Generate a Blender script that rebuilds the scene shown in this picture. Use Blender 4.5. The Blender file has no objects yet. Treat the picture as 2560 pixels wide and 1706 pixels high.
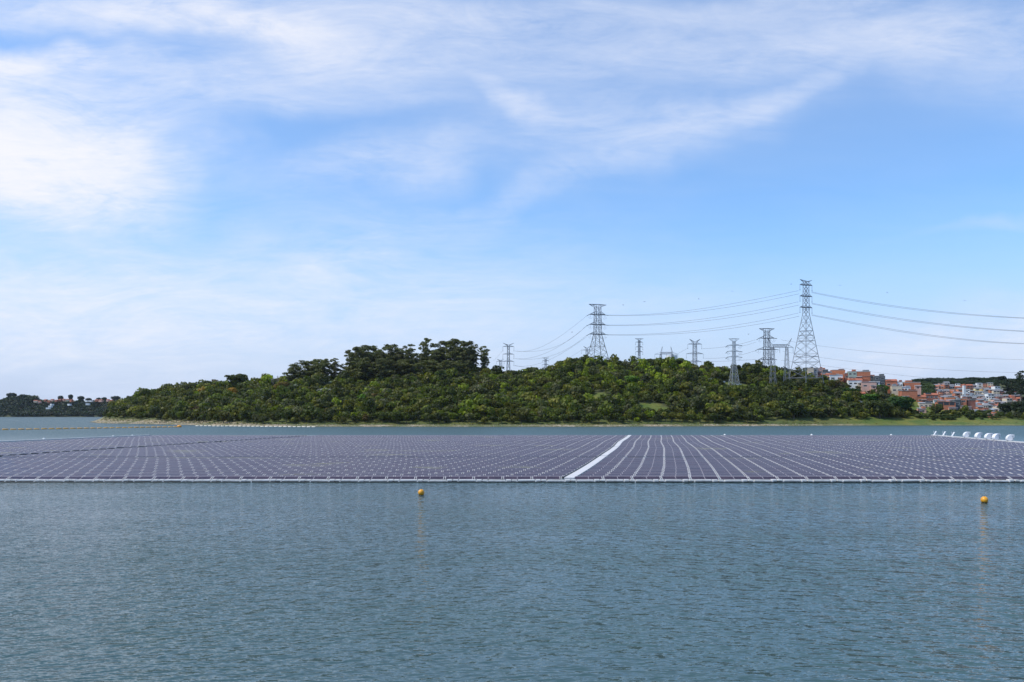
import bpy, bmesh, math, random
import numpy as np
from mathutils import Vector, noise as mnoise

PI = math.pi
F = 2050.0          # focal length expressed in pixels of a 2560 wide frame
HC = 10.0           # camera height above the water
HOR = 1033.0        # picture row of the horizon
scene = bpy.context.scene
COL = scene.collection

# ------------------------------------------------------------------ camera
cam_data = bpy.data.cameras.new("camera")
cam = bpy.data.objects.new("camera", cam_data)
COL.objects.link(cam)
cam.location = (0, 0, HC)
cam.rotation_euler = (PI / 2, 0, 0)
cam_data.sensor_width = 36.0
cam_data.lens = 36.0 * F / 2560.0
cam_data.shift_y = (HOR - 853.0) / 2560.0
cam_data.clip_start = 0.5
cam_data.clip_end = 20000
scene.camera = cam

# ------------------------------------------------------------------ light and exposure
SUN_DIR = Vector((-0.60, -0.12, 0.80)).normalized()      # towards the sun
SUN_EL = math.asin(SUN_DIR.z)
SUN_AZ = math.atan2(SUN_DIR.x, SUN_DIR.y)
scene.view_settings.view_transform = 'Standard'
scene.view_settings.look = 'None'
scene.view_settings.exposure = 0.0
scene.view_settings.gamma = 1.0
scene.cycles.max_bounces = 6
scene.cycles.diffuse_bounces = 2
scene.cycles.glossy_bounces = 3
scene.cycles.transmission_bounces = 3
scene.cycles.sample_clamp_indirect = 6.0

sun_data = bpy.data.lights.new("sun", 'SUN')
sun_data.energy = 3.6
sun_data.angle = math.radians(0.55)
sun_data.color = (1.0, 0.95, 0.87)
sun = bpy.data.objects.new("sun", sun_data)
COL.objects.link(sun)
sun.rotation_euler = (-SUN_DIR).to_track_quat('-Z', 'Y').to_euler()
sun.location = SUN_DIR * 500


class NT:
    """small helper round a node tree"""
    def __init__(s, tree):
        s.t = tree
        s.n = tree.nodes
        s.l = tree.links

    def add(s, kind, **kw):
        nd = s.n.new(kind)
        for k, v in kw.items():
            setattr(nd, k, v)
        return nd

    def put(s, sock, v):
        if isinstance(v, bpy.types.NodeSocket):
            s.l.new(v, sock)
        elif v is not None:
            if hasattr(sock, 'default_value'):
                dv = sock.default_value
                if hasattr(dv, '__len__') and len(dv) == 4 and len(v) == 3:
                    v = (*v, 1.0)
            sock.default_value = v

    def math(s, op, a, b=None, c=None, clamp=False):
        nd = s.add('ShaderNodeMath', operation=op)
        nd.use_clamp = clamp
        s.put(nd.inputs[0], a)
        if b is not None:
            s.put(nd.inputs[1], b)
        if c is not None:
            s.put(nd.inputs[2], c)
        return nd.outputs[0]

    def vmath(s, op, a, b=None):
        nd = s.add('ShaderNodeVectorMath', operation=op)
        s.put(nd.inputs[0], a)
        if b is not None:
            s.put(nd.inputs[1], b)
        return nd.outputs[1] if op in ('LENGTH', 'DOT_PRODUCT') else nd.outputs[0]

    def mix(s, f, a, b, blend='MIX'):
        nd = s.add('ShaderNodeMix', data_type='RGBA', blend_type=blend)
        s.put(nd.inputs[0], f)
        s.put(nd.inputs[6], a)
        s.put(nd.inputs[7], b)
        return nd.outputs[2]

    def noise(s, vec, scale, detail=4, rough=0.55, dist=0.0):
        nd = s.add('ShaderNodeTexNoise')
        s.put(nd.inputs['Vector'], vec)
        nd.inputs['Scale'].default_value = scale
        nd.inputs['Detail'].default_value = detail
        nd.inputs['Roughness'].default_value = rough
        nd.inputs['Distortion'].default_value = dist
        return nd.outputs['Fac']

    def ramp(s, f, lo, hi, a=0.0, b=1.0, smooth=True):
        nd = s.add('ShaderNodeMapRange', interpolation_type='SMOOTHSTEP' if smooth else 'LINEAR')
        s.put(nd.inputs[0], f)
        nd.inputs[1].default_value = lo
        nd.inputs[2].default_value = hi
        nd.inputs[3].default_value = a
        nd.inputs[4].default_value = b
        return nd.outputs[0]

    def mapping(s, vec, rot=(0, 0, 0), scale=(1, 1, 1), loc=(0, 0, 0)):
        nd = s.add('ShaderNodeMapping')
        s.put(nd.inputs['Vector'], vec)
        nd.inputs['Location'].default_value = loc
        nd.inputs['Rotation'].default_value = rot
        nd.inputs['Scale'].default_value = scale
        return nd.outputs[0]


# ------------------------------------------------------------------ world: sky with thin cirrus
world = bpy.data.worlds.new("World")
scene.world = world
world.use_nodes = True
world.cycles.sampling_method = 'MANUAL'
world.cycles.sample_map_resolution = 256
w = NT(world.node_tree)
w.n.clear()
out = w.add('ShaderNodeOutputWorld')
bg = w.add('ShaderNodeBackground')
sky = w.add('ShaderNodeTexSky')
sky.sky_type = 'NISHITA'
sky.sun_disc = False
sky.sun_elevation = SUN_EL
sky.sun_rotation = SUN_AZ
sky.altitude = 700
sky.air_density = 1.0
sky.dust_density = 0.6
sky.ozone_density = 2.0
tc = w.add('ShaderNodeTexCoord')
dirv = tc.outputs['Generated']
sep = w.add('ShaderNodeSeparateXYZ')
w.l.new(dirv, sep.inputs[0])
dx, dy, dz = sep.outputs
# coordinates of a flat, high cloud sheet, seen from below
zc = w.math('MAXIMUM', dz, 0.0)
inv = w.math('DIVIDE', 1.0, w.math('ADD', zc, 0.12))
comb = w.add('ShaderNodeCombineXYZ')
w.put(comb.inputs[0], w.math('MULTIPLY', dx, inv))
w.put(comb.inputs[1], w.math('MULTIPLY', dy, inv))
sheet = comb.outputs[0]
# tangent coordinates on the southern half of the sky, for the single banks of cloud
yc = w.math('MAXIMUM', dy, 0.05)
comb2 = w.add('ShaderNodeCombineXYZ')
w.put(comb2.inputs[0], w.math('DIVIDE', dx, yc))
w.put(comb2.inputs[1], w.math('DIVIDE', dz, yc))
tan = comb2.outputs[0]
warp = w.add('ShaderNodeTexNoise')
w.put(warp.inputs['Vector'], tan)
warp.inputs['Scale'].default_value = 3.0
warp.inputs['Detail'].default_value = 5
wv = w.vmath('SUBTRACT', warp.outputs['Color'], (0.5, 0.5, 0.5))
wv = w.vmath('MULTIPLY', wv, (0.50, 0.20, 0.0))
tw = w.vmath('ADD', tan, wv)


def bank(px, py, sx, sy, wt, rot=0.0):
    """a soft patch of cloud, centred and sized in pixels of the view due south"""
    v = w.vmath('SUBTRACT', tw, ((px - 1280) / F, (HOR - py) / F, 0))
    if rot:
        v = w.mapping(v, rot=(0, 0, math.radians(-rot)))
    v = w.vmath('MULTIPLY', v, (F / sx, F / sy, 0))
    ln = w.vmath('LENGTH', v)
    return w.ramp(ln, 0.0, 2.0, wt, 0.0)


banks = [
    (0, 380, 350, 125, 2.1, -8), (180, 430, 330, 70, 0.8, -4), (50, 182, 150, 28, 1.3, 4),
    (430, 78, 380, 42, 0.80, -3), (600, 140, 380, 44, 0.62, -8), (1000, 130, 520, 120, 0.26, -8),
    (1280, 280, 90, 36, 0.46, -20), (1430, 320, 200, 56, 0.38, 8), (1640, 370, 260, 60, 0.34, 12), (1850, 290, 170, 36, 0.35, 26),
    (960, 430, 170, 50, 0.50, 10), (1280, 500, 240, 34, 0.25, 16),
    (1700, 110, 1000, 90, 0.34, -4), (2400, 80, 460, 70, 0.34, 6),
    (420, 240, 480, 50, 0.55, -4), (250, 660, 900, 100, 0.35, 4), (100, 820, 1200, 130, 0.95, 2),
    (2400, 890, 460, 80, 0.75, 4), (2500, 540, 200, 16, 0.22, 16), (1500, 10, 1200, 36, 0.25, 0),
]
acc = None
for b in banks:
    o = bank(*b)
    acc = o if acc is None else w.math('ADD', acc, o)
n1 = w.noise(w.mapping(sheet, rot=(0, 0, 0.35), scale=(1.0, 2.0, 1.0)), 1.8, 5, 0.64, 0.5)
n2 = w.noise(w.mapping(tan, rot=(0, 0, math.radians(-10)), scale=(1.0, 3.4, 1.0)), 5.0, 7, 0.68, 1.1)
n3 = w.noise(w.mapping(tan, rot=(0, 0, math.radians(6)), scale=(1.0, 5.0, 1.0)), 17.0, 4, 0.7, 0.6)
fine = w.math('ADD', w.math('MULTIPLY', w.math('SUBTRACT', n2, 0.5), 2.6), w.math('MULTIPLY', w.math('SUBTRACT', n3, 0.5), 1.1))
broad = w.math('MULTIPLY', w.math('SUBTRACT', n1, 0.45), 0.6)
amount = w.math('MULTIPLY', acc, w.math('ADD', 1.0, fine))
amount = w.math('ADD', amount, w.math('MULTIPLY', broad, w.math('ADD', 0.25, acc)))
amount = w.math('ADD', amount, w.ramp(dz, 0.12, 0.45, 0.03, 0.24))
mask = w.math('SUBTRACT', 1.0, w.math('POWER', 2.718, w.math('MULTIPLY', w.math('MAXIMUM', amount, 0.0), -1.2)), clamp=True)
skycol = w.mix(1.0, sky.outputs[0], (0.80, 1.15, 1.42, 1), 'MULTIPLY')
low = w.ramp(dz, 0.0, 0.25, 1.0, 0.0)
skycol = w.mix(low, skycol, (3.75, 4.40, 5.75, 1))
cloudcol = w.mix(w.math('POWER', mask, 2.0), (4.45, 5.25, 6.85, 1.0), (6.4, 6.4, 6.75, 1.0))
final = w.mix(mask, skycol, cloudcol)
w.l.new(final, bg.inputs['Color'])
bg.inputs['Strength'].default_value = 0.15
w.l.new(bg.outputs[0], out.inputs['Surface'])


# ------------------------------------------------------------------ object helpers
def at(px, py, Y):
    return Vector(((px - 1280) * Y / F, Y, HC + (HOR - py) * Y / F))


def tag(o, label=None, cat=None, group=None, kind=None):
    if label:
        o['label'] = label
    if cat:
        o['category'] = cat
    if group:
        o['group'] = group
    if kind:
        o['kind'] = kind
    return o


def empty(name, loc, rz=0.0):
    o = bpy.data.objects.new(name, None)
    o.empty_display_size = 1
    COL.objects.link(o)
    o.location = loc
    o.rotation_euler = (0, 0, rz)
    return o


def copy_tree(o, parent=None):
    c = o.copy()
    COL.objects.link(c)
    c.parent = parent
    for ch in list(o.children):
        copy_tree(ch, c)
    return c


class MB:
    """collects boxes, beams and tubes, then links them as one mesh object"""
    def __init__(s):
        s.v, s.f, s.m = [], [], []

    def face(s, pts, m=0):
        b = len(s.v)
        s.v += [tuple(p) for p in pts]
        s.f.append(tuple(range(b, b + len(pts))))
        s.m.append(m)

    def hexa(s, c, m=0):
        """c: 8 corners, bottom four then top four, counter-clockwise"""
        b = len(s.v)
        s.v += [tuple(p) for p in c]
        for q in ((3, 2, 1, 0), (4, 5, 6, 7), (0, 1, 5, 4), (1, 2, 6, 5), (2, 3, 7, 6), (3, 0, 4, 7)):
            s.f.append(tuple(b + i for i in q))
            s.m.append(m)

    def box(s, x0, x1, y0, y1, z0, z1, m=0):
        s.hexa([(x0, y0, z0), (x1, y0, z0), (x1, y1, z0), (x0, y1, z0),
                (x0, y0, z1), (x1, y0, z1), (x1, y1, z1), (x0, y1, z1)], m)

    def beam(s, a, b, r, m=0, r2=None, n=4):
        a, b = Vector(a), Vector(b)
        r2 = r if r2 is None else r2
        d = (b - a)
        if d.length < 1e-6:
            return
        d.normalize()
        u = d.cross(Vector((0, 0, 1)) if abs(d.z) < 0.95 else Vector((1, 0, 0))).normalized()
        v = d.cross(u)
        base = len(s.v)
        for p, rr in ((a, r), (b, r2)):
            for k in range(n):
                t = 2 * PI * (k + 0.5) / n
                s.v.append(tuple(p + (u * math.cos(t) + v * math.sin(t)) * rr))
        for k in range(n):
            k2 = (k + 1) % n
            s.f.append((base + k, base + k2, base + n + k2, base + n + k))
            s.m.append(m)
        s.f.append(tuple(base + k for k in range(n))[::-1])
        s.f.append(tuple(base + n + k for k in range(n)))
        s.m += [m, m]

    def tube(s, pts, radii, m=0, n=6):
        pts = [Vector(p) for p in pts]
        base = len(s.v)
        L = len(pts)
        for i, p in enumerate(pts):
            d = (pts[min(i + 1, L - 1)] - pts[max(i - 1, 0)]).normalized()
            u = d.cross(Vector((0, 0, 1)) if abs(d.z) < 0.95 else Vector((1, 0, 0))).normalized()
            v = d.cross(u)
            rr = radii[i] if hasattr(radii, '__len__') else radii
            for k in range(n):
                t = 2 * PI * k / n
                s.v.append(tuple(p + (u * math.cos(t) + v * math.sin(t)) * rr))
        for i in range(L - 1):
            for k in range(n):
                k2 = (k + 1) % n
                s.f.append((base + i * n + k, base + i * n + k2, base + (i + 1) * n + k2, base + (i + 1) * n + k))
                s.m.append(m)
        s.f.append(tuple(base + k for k in range(n))[::-1])
        s.f.append(tuple(base + (L - 1) * n + k for k in range(n)))
        s.m += [m, m]

    def build(s, name, mats, parent=None, smooth=False, bevel=0.0):
        me = bpy.data.meshes.new(name)
        me.from_pydata(s.v, [], s.f)
        if not isinstance(mats, (list, tuple)):
            mats = [mats]
        for m in mats:
            me.materials.append(m)
        me.polygons.foreach_set('material_index', s.m)
        if smooth:
            me.polygons.foreach_set('use_smooth', [True] * len(s.f))
        me.update()
        o = bpy.data.objects.new(name, me)
        COL.objects.link(o)
        if parent:
            o.parent = parent
        if bevel:
            bmx = bmesh.new()
            bmx.from_mesh(me)
            bmesh.ops.bevel(bmx, geom=bmx.edges[:], offset=bevel, segments=2, affect='EDGES')
            bmx.to_mesh(me)
            bmx.free()
        return o


# ------------------------------------------------------------------ materials
def material(name, col, rough=0.7, metal=0.0, spec=0.5):
    m = bpy.data.materials.new(name)
    m.use_nodes = True
    t = NT(m.node_tree)
    p = t.n['Principled BSDF']
    p.inputs['Base Color'].default_value = (*col, 1)
    p.inputs['Roughness'].default_value = rough
    p.inputs['Metallic'].default_value = metal
    p.inputs['Specular IOR Level'].default_value = spec
    return m, t, p


def worn(name, col, rough=0.7, metal=0.0, scale=0.7, amt=0.35, dirt=(0.25, 0.2, 0.15), bump=0.0):
    """plain paint, plastic, metal or plaster with uneven tone and stains"""
    m, t, p = material(name, col, rough, metal)
    oc = t.add('ShaderNodeTexCoord').outputs['Object']
    oi = t.add('ShaderNodeObjectInfo').outputs['Random']
    vec = t.vmath('ADD', oc, oi)
    a = t.noise(t.mapping(vec, scale=(1, 1, 0.4)), scale, 6, 0.65)
    c = t.mix(t.ramp(a, 0.42, 0.72, 0, amt), (*col, 1), (*(d * 0.6 + k * 0.4 for d, k in zip(dirt, col)), 1))
    t.l.new(c, p.inputs['Base Color'])
    if bump:
        b = t.add('ShaderNodeBump')
        b.inputs['Strength'].default_value = bump
        t.l.new(a, b.inputs['Height'])
        t.l.new(b.outputs[0], p.inputs['Normal'])
    return m


def brick(name, c1, c2, mortar):
    m, t, p = material(name, c1, 0.85)
    oc = t.add('ShaderNodeTexCoord').outputs['Object']
    sp = t.add('ShaderNodeSeparateXYZ')
    t.l.new(oc, sp.inputs[0])
    cb = t.add('ShaderNodeCombineXYZ')
    t.put(cb.inputs[0], t.math('ADD', sp.outputs[0], sp.outputs[1]))
    t.put(cb.inputs[1], sp.outputs[2])
    bt = t.add('ShaderNodeTexBrick')
    t.l.new(cb.outputs[0], bt.inputs['Vector'])
    bt.inputs['Color1'].default_value = (*c1, 1)
    bt.inputs['Color2'].default_value = (*c2, 1)
    bt.inputs['Mortar'].default_value = (*mortar, 1)
    bt.inputs['Scale'].default_value = 1.0
    bt.inputs['Brick Width'].default_value = 0.4
    bt.inputs['Row Height'].default_value = 0.22
    bt.inputs['Mortar Size'].default_value = 0.02
    a = t.noise(oc, 0.6, 5, 0.6)
    c = t.mix(t.ramp(a, 0.45, 0.75, 0, 0.45), bt.outputs[0], (*(k * 0.55 for k in c2), 1))
    t.l.new(c, p.inputs['Base Color'])
    return m


M = {}
M['steel'], _, _ = material('galvanised_steel', (0.24, 0.25, 0.27), 0.6, 0.3)
M['steel_light'], _, _ = material('pale_galvanised_steel', (0.42, 0.43, 0.43), 0.55, 0.3)
M['steel_dark'], _, _ = material('weathered_steel', (0.13, 0.14, 0.16), 0.6, 0.3)
M['wire'], _, _ = material('conductor_aluminium', (0.10, 0.11, 0.13), 0.6, 0.3)
M['glassins'], _, _ = material('insulator_glass', (0.15, 0.18, 0.2), 0.4)
M['frame'], _, _ = material('panel_frame_aluminium', (0.40, 0.36, 0.38), 0.5, 0.2)
M['service'] = worn('service_float_plastic', (0.60, 0.57, 0.55), 0.65, scale=1.1, amt=0.5, dirt=(0.30, 0.27, 0.20))
M['float'] = worn('white_plastic_float', (0.74, 0.72, 0.68), 0.6, scale=1.1, amt=0.55, dirt=(0.30, 0.27, 0.20))
M['deck'] = worn('white_walkway_plastic', (0.64, 0.62, 0.60), 0.65, scale=0.8, amt=0.4, dirt=(0.4, 0.37, 0.33))
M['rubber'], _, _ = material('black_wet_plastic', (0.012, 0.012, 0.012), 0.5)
M['dim_float'], _, _ = material('grey_support_float', (0.10, 0.10, 0.11), 0.7)
M['orange'] = worn('orange_buoy_plastic', (0.80, 0.33, 0.03), 0.45, scale=2.0, amt=0.4, dirt=(0.35, 0.14, 0.02))
M['yellow'] = worn('yellow_orange_buoy_plastic', (0.80, 0.36, 0.02), 0.35, scale=2.5, amt=0.6, dirt=(0.42, 0.12, 0.01))
M['boom'] = worn('faded_orange_boom', (0.80, 0.42, 0.10), 0.6, scale=1.0, amt=0.5, dirt=(0.55, 0.42, 0.28))
M['boomwhite'] = worn('sunbleached_boom', (0.75, 0.68, 0.55), 0.6, scale=1.0, amt=0.5, dirt=(0.5, 0.4, 0.28))
M['white'] = worn('white_render', (0.78, 0.78, 0.75), 0.8, amt=0.4, dirt=(0.3, 0.28, 0.25))
M['cabinet'] = worn('white_cabinet_paint', (0.80, 0.79, 0.79), 0.5, scale=1.0, amt=0.3, dirt=(0.45, 0.42, 0.4))
M['cream'] = worn('cream_render', (0.62, 0.52, 0.38), 0.85, amt=0.5)
M['pink'] = worn('pink_render', (0.66, 0.40, 0.31), 0.85, amt=0.5)
M['greenish'] = worn('pale_green_render', (0.34, 0.42, 0.34), 0.85, amt=0.5)
M['grey'] = worn('bare_grey_render', (0.28, 0.29, 0.30), 0.9, amt=0.6, dirt=(0.12, 0.12, 0.12))
M['slate'] = worn('dark_slate_render', (0.07, 0.085, 0.09), 0.85, amt=0.4, dirt=(0.12, 0.1, 0.09))
M['ochre'] = worn('ochre_render', (0.60, 0.36, 0.10), 0.85, amt=0.4)
M['yellowish'] = worn('yellow_render', (0.66, 0.55, 0.28), 0.85, amt=0.4)
M['lilac'] = worn('lilac_render', (0.46, 0.40, 0.46), 0.85, amt=0.4)
M['brick'] = brick('hollow_brick', (0.55, 0.17, 0.07), (0.42, 0.125, 0.055), (0.45, 0.25, 0.17))
M['brick_orange'] = brick('bright_hollow_brick', (0.64, 0.20, 0.075), (0.52, 0.15, 0.055), (0.52, 0.26, 0.15))
M['brick_dark'] = brick('dull_hollow_brick', (0.33, 0.10, 0.06), (0.24, 0.08, 0.05), (0.28, 0.17, 0.13))
M['tile'] = worn('clay_roof_tile', (0.40, 0.13, 0.07), 0.85, scale=1.2, amt=0.6, dirt=(0.15, 0.08, 0.06))
M['tin'] = worn('corrugated_tin', (0.42, 0.44, 0.46), 0.5, 0.2, scale=0.8, amt=0.5, dirt=(0.2, 0.14, 0.1))
M['fibre'] = worn('fibre_cement_roof', (0.20, 0.20, 0.21), 0.9, scale=0.9, amt=0.5, dirt=(0.08, 0.08, 0.08))
M['slab'] = worn('concrete_slab', (0.36, 0.34, 0.32), 0.9, scale=0.8, amt=0.5, dirt=(0.15, 0.14, 0.13))
M['pane'], _, _ = material('window_glass', (0.02, 0.025, 0.03), 0.15)
M['tank'], _, _ = material('dark_blue_tank_plastic', (0.03, 0.04, 0.07), 0.5)
M['bark'] = worn('bark', (0.10, 0.08, 0.06), 0.95, scale=3, amt=0.5, dirt=(0.05, 0.04, 0.03))
M['palebark'] = worn('pale_bark', (0.26, 0.22, 0.18), 0.9, scale=3, amt=0.5, dirt=(0.12, 0.1, 0.08))
M['bird'], _, _ = material('dark_feathers', (0.03, 0.03, 0.035), 0.8)


def cells():
    m, t, p = material('solar_cells', (0.012, 0.014, 0.045), 0.16, 0.0, 0.24)
    geo = t.add('ShaderNodeNewGeometry').outputs['Position']
    uv = t.add('ShaderNodeTexCoord').outputs['Object']
    # large, faint stains that lie across many panels (bird droppings, dried silt)
    s = t.noise(t.mapping(geo, scale=(0.045, 0.065, 0.0)), 1.0, 3, 0.5)
    d = t.noise(t.mapping(geo, scale=(0.5, 0.5, 0.5)), 1.0, 4, 0.6)
    sp_ = t.add('ShaderNodeSeparateXYZ')
    t.l.new(geo, sp_.inputs[0])
    silt = t.math('MULTIPLY', t.ramp(s, 0.60, 0.68, 0, 0.85), t.ramp(sp_.outputs[1], 124, 130))
    silt = t.math('MULTIPLY', silt, t.ramp(d, 0.3, 0.6, 0.5, 1.0))
    c = t.mix(t.ramp(d, 0.35, 0.7), (0.036, 0.021, 0.033, 1), (0.060, 0.037, 0.050, 1))
    c = t.mix(silt, c, (0.14, 0.125, 0.055, 1))
    t.l.new(c, p.inputs['Base Color'])
    t.put(p.inputs['Roughness'], t.ramp(d, 0.3, 0.7, 0.14, 0.28))
    return m


M['cells'] = cells()


def foliage():
    m = bpy.data.materials.new('foliage')
    m.use_nodes = True
    t = NT(m.node_tree)
    t.n.clear()
    o = t.add('ShaderNodeOutputMaterial')
    at_ = t.add('ShaderNodeAttribute', attribute_name='tint').outputs['Color']
    oi = t.add('ShaderNodeObjectInfo').outputs['Color']
    c = t.mix(1.0, at_, oi, 'MULTIPLY')
    d = t.add('ShaderNodeBsdfPrincipled')
    t.l.new(c, d.inputs['Base Color'])
    d.inputs['Roughness'].default_value = 0.55
    d.inputs['Specular IOR Level'].default_value = 0.25
    tr = t.add('ShaderNodeBsdfTranslucent')
    t.l.new(t.mix(1.0, c, (1.1, 1.25, 0.5, 1), 'MULTIPLY'), tr.inputs['Color'])
    mx = t.add('ShaderNodeMixShader')
    mx.inputs[0].default_value = 0.38
    t.l.new(d.outputs[0], mx.inputs[1])
    t.l.new(tr.outputs[0], mx.inputs[2])
    t.l.new(mx.outputs[0], o.inputs['Surface'])
    return m


M['leaf'] = foliage()


WAVE = 1.35


def water_material():
    m, t, p = material('lake_water', (0.03, 0.075, 0.08), 0.07)
    p.inputs['IOR'].default_value = 1.333
    geo = t.add('ShaderNodeNewGeometry').outputs['Position']
    sp = t.add('ShaderNodeSeparateXYZ')
    t.l.new(geo, sp.inputs[0])

    def train(rot, sx, sy, sc, det, ro, k, off=0.0, dist=0.0):
        """slopes of one train of ripples whose crests are turned by rot degrees"""
        th = math.radians(rot)
        q = t.mapping(geo, rot=(0, 0, th), scale=(sx * sc, sy * sc, 1), loc=(off, off, off))
        e = 0.11
        h0 = t.noise(t.vmath('ADD', q, (0, -e, 0)), 1.0, det, ro, dist)
        h1 = t.noise(t.vmath('ADD', q, (0, e, 0)), 1.0, det, ro, dist)
        d = t.math('MULTIPLY', t.math('SUBTRACT', h1, h0), k / (2 * e))
        cb = t.add('ShaderNodeCombineXYZ')
        t.put(cb.inputs[0], t.math('MULTIPLY', d, math.sin(th)))
        t.put(cb.inputs[1], t.math('MULTIPLY', d, math.cos(th)))
        return cb.outputs[0]

    def scl(v, f):
        nd = t.add('ShaderNodeVectorMath', operation='SCALE')
        t.put(nd.inputs[0], v)
        t.put(nd.inputs['Scale'], f)
        return nd.outputs[0]
    side = t.ramp(sp.outputs[0], -28, 34)
    big = t.noise(t.mapping(geo, rot=(0, 0, 0.2), scale=(0.03, 0.07, 1)), 1.0, 3, 0.55)
    s1 = train(-38, 0.46, 1.5, 1.42, 3.0, 0.58, 0.42)
    s2 = train(42, 0.42, 1.4, 1.18, 3.0, 0.58, 0.42, 7.3)
    s3 = train(4, 0.7, 1.3, 4.6, 2.0, 0.6, 0.15, 3.1)
    amp = t.ramp(big, 0.30, 0.70, 0.62, 1.25)
    v = t.vmath('ADD', scl(s1, t.ramp(side, 0, 1, 1.0, 0.35)), scl(s2, t.ramp(side, 0, 1, 0.35, 1.0)))
    v = t.vmath('ADD', v, s3)
    v = t.vmath('ADD', v, train(84, 0.9, 1.1, 2.6, 2.0, 0.6, 0.16, 5.9))
    amp = t.math('MULTIPLY', amp, t.ramp(sp.outputs[1], 300, 420, 1.0, 2.2))   # windier beyond the shelter of the array
    v = scl(v, t.math('MULTIPLY', amp, WAVE))
    nrm = t.vmath('NORMALIZE', t.vmath('ADD', v, (0, 0, 1)))
    t.l.new(nrm, p.inputs['Normal'])
    t.put(p.inputs['Roughness'], t.ramp(sp.outputs[1], 90, 420, 0.07, 0.38))    # ripples too small to tell apart
    c = t.mix(t.ramp(big, 0.35, 0.65), (0.044, 0.086, 0.085, 1), (0.055, 0.102, 0.098, 1))
    t.l.new(c, p.inputs['Base Color'])
    return m


M['water'] = water_material()


def ground_material():
    m, t, p = material('hill_ground', (0.06, 0.07, 0.03), 0.95)
    geo = t.add('ShaderNodeNewGeometry').outputs['Position']
    sp = t.add('ShaderNodeSeparateXYZ')
    t.l.new(geo, sp.inputs[0])
    kind = t.add('ShaderNodeAttribute', attribute_name='cover').outputs['Color']
    ks = t.add('ShaderNodeSeparateColor')
    t.l.new(kind, ks.inputs[0])
    n = t.noise(geo, 0.35, 6, 0.65)
    n2 = t.noise(t.mapping(geo, scale=(0.06, 0.06, 0.06)), 1.0, 4, 0.6)
    n3 = t.noise(geo, 1.4, 4, 0.6)
    wood = t.mix(n, (0.040, 0.050, 0.014, 1), (0.085, 0.090, 0.028, 1))
    grass = t.mix(t.ramp(n2, 0.35, 0.65), (0.070, 0.118, 0.012, 1), (0.17, 0.165, 0.022, 1))
    grass = t.mix(t.ramp(n, 0.35, 0.7, 0, 0.5), grass, (0.07, 0.10, 0.02, 1))
    sand = t.mix(t.ramp(n3, 0.42, 0.62), (0.26, 0.17, 0.08, 1), (0.58, 0.52, 0.40, 1))
    sand = t.mix(t.ramp(n, 0.46, 0.60, 0, 0.9), sand, (0.10, 0.11, 0.03, 1))
    c = t.mix(ks.outputs[1], wood, grass)
    c = t.mix(ks.outputs[0], c, sand)
    wet = t.ramp(sp.outputs[2], 0.05, 0.35, 0.85, 0.0)
    c = t.mix(wet, c, (0.05, 0.045, 0.035, 1))
    t.l.new(c, p.inputs['Base Color'])
    b = t.add('ShaderNodeBump')
    b.inputs['Strength'].default_value = 0.8
    b.inputs['Distance'].default_value = 0.6
    t.l.new(n3, b.inputs['Height'])
    t.l.new(b.outputs[0], p.inputs['Normal'])
    return m


M['ground'] = ground_material()

# ------------------------------------------------------------------ terrain
def smooth(t):
    t = np.clip(t, 0, 1)
    return t * t * (3 - 2 * t)


# shoreline: (X, Y) where the land meets the water
SHX = [-1200, -470, -446, -405, -363, -279, -203, -168, -23, 64, 188, 300, 400, 700, 1500]
SHY = [980, 905, 872, 800, 760, 690, 612, 596, 588, 592, 622, 650, 645, 625, 600]
# crest line of the wooded hill
CX = [-480, -446, -363, -200, 0, 300, 400, 500]
CY = [1000, 960, 890, 800, 790, 800, 800, 790]
# heights of the tree tops along the crest: picture column, row
SIL = [(236, 1046), (262, 1020), (300, 990), (340, 976), (400, 968), (480, 963), (560, 960), (700, 955), (760, 948),
       (860, 940), (1000, 935), (1100, 928), (1200, 926), (1240, 926), (1290, 932), (1340, 926), (1380, 922),
       (1400, 910), (1440, 901), (1480, 900), (1520, 905), (1560, 908), (1600, 906), (1640, 905), (1700, 903),
       (1740, 916), (1800, 922), (1850, 922), (1900, 920), (1960, 922), (2020, 928), (2080, 937), (2140, 948),
       (2200, 958), (2250, 970), (2300, 985), (2340, 1005), (2400, 1035), (2500, 1045)]
_sx, _sz = [], []
for px, py in SIL:
    X = (px - 1280) * 800 / F
    for _ in range(4):
        yc_ = float(np.interp(X, CX, CY))
        X = (px - 1280) * yc_ / F
    _sx.append(X)
    _sz.append(max(0.8, HC + (HOR - py) * yc_ / F - 7.5))


def vnoise(x, y, s):
    return np.array([mnoise.noise(Vector((a / s, b / s, 3.7))) for a, b in zip(np.ravel(x), np.ravel(y))]).reshape(np.shape(x))


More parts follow.
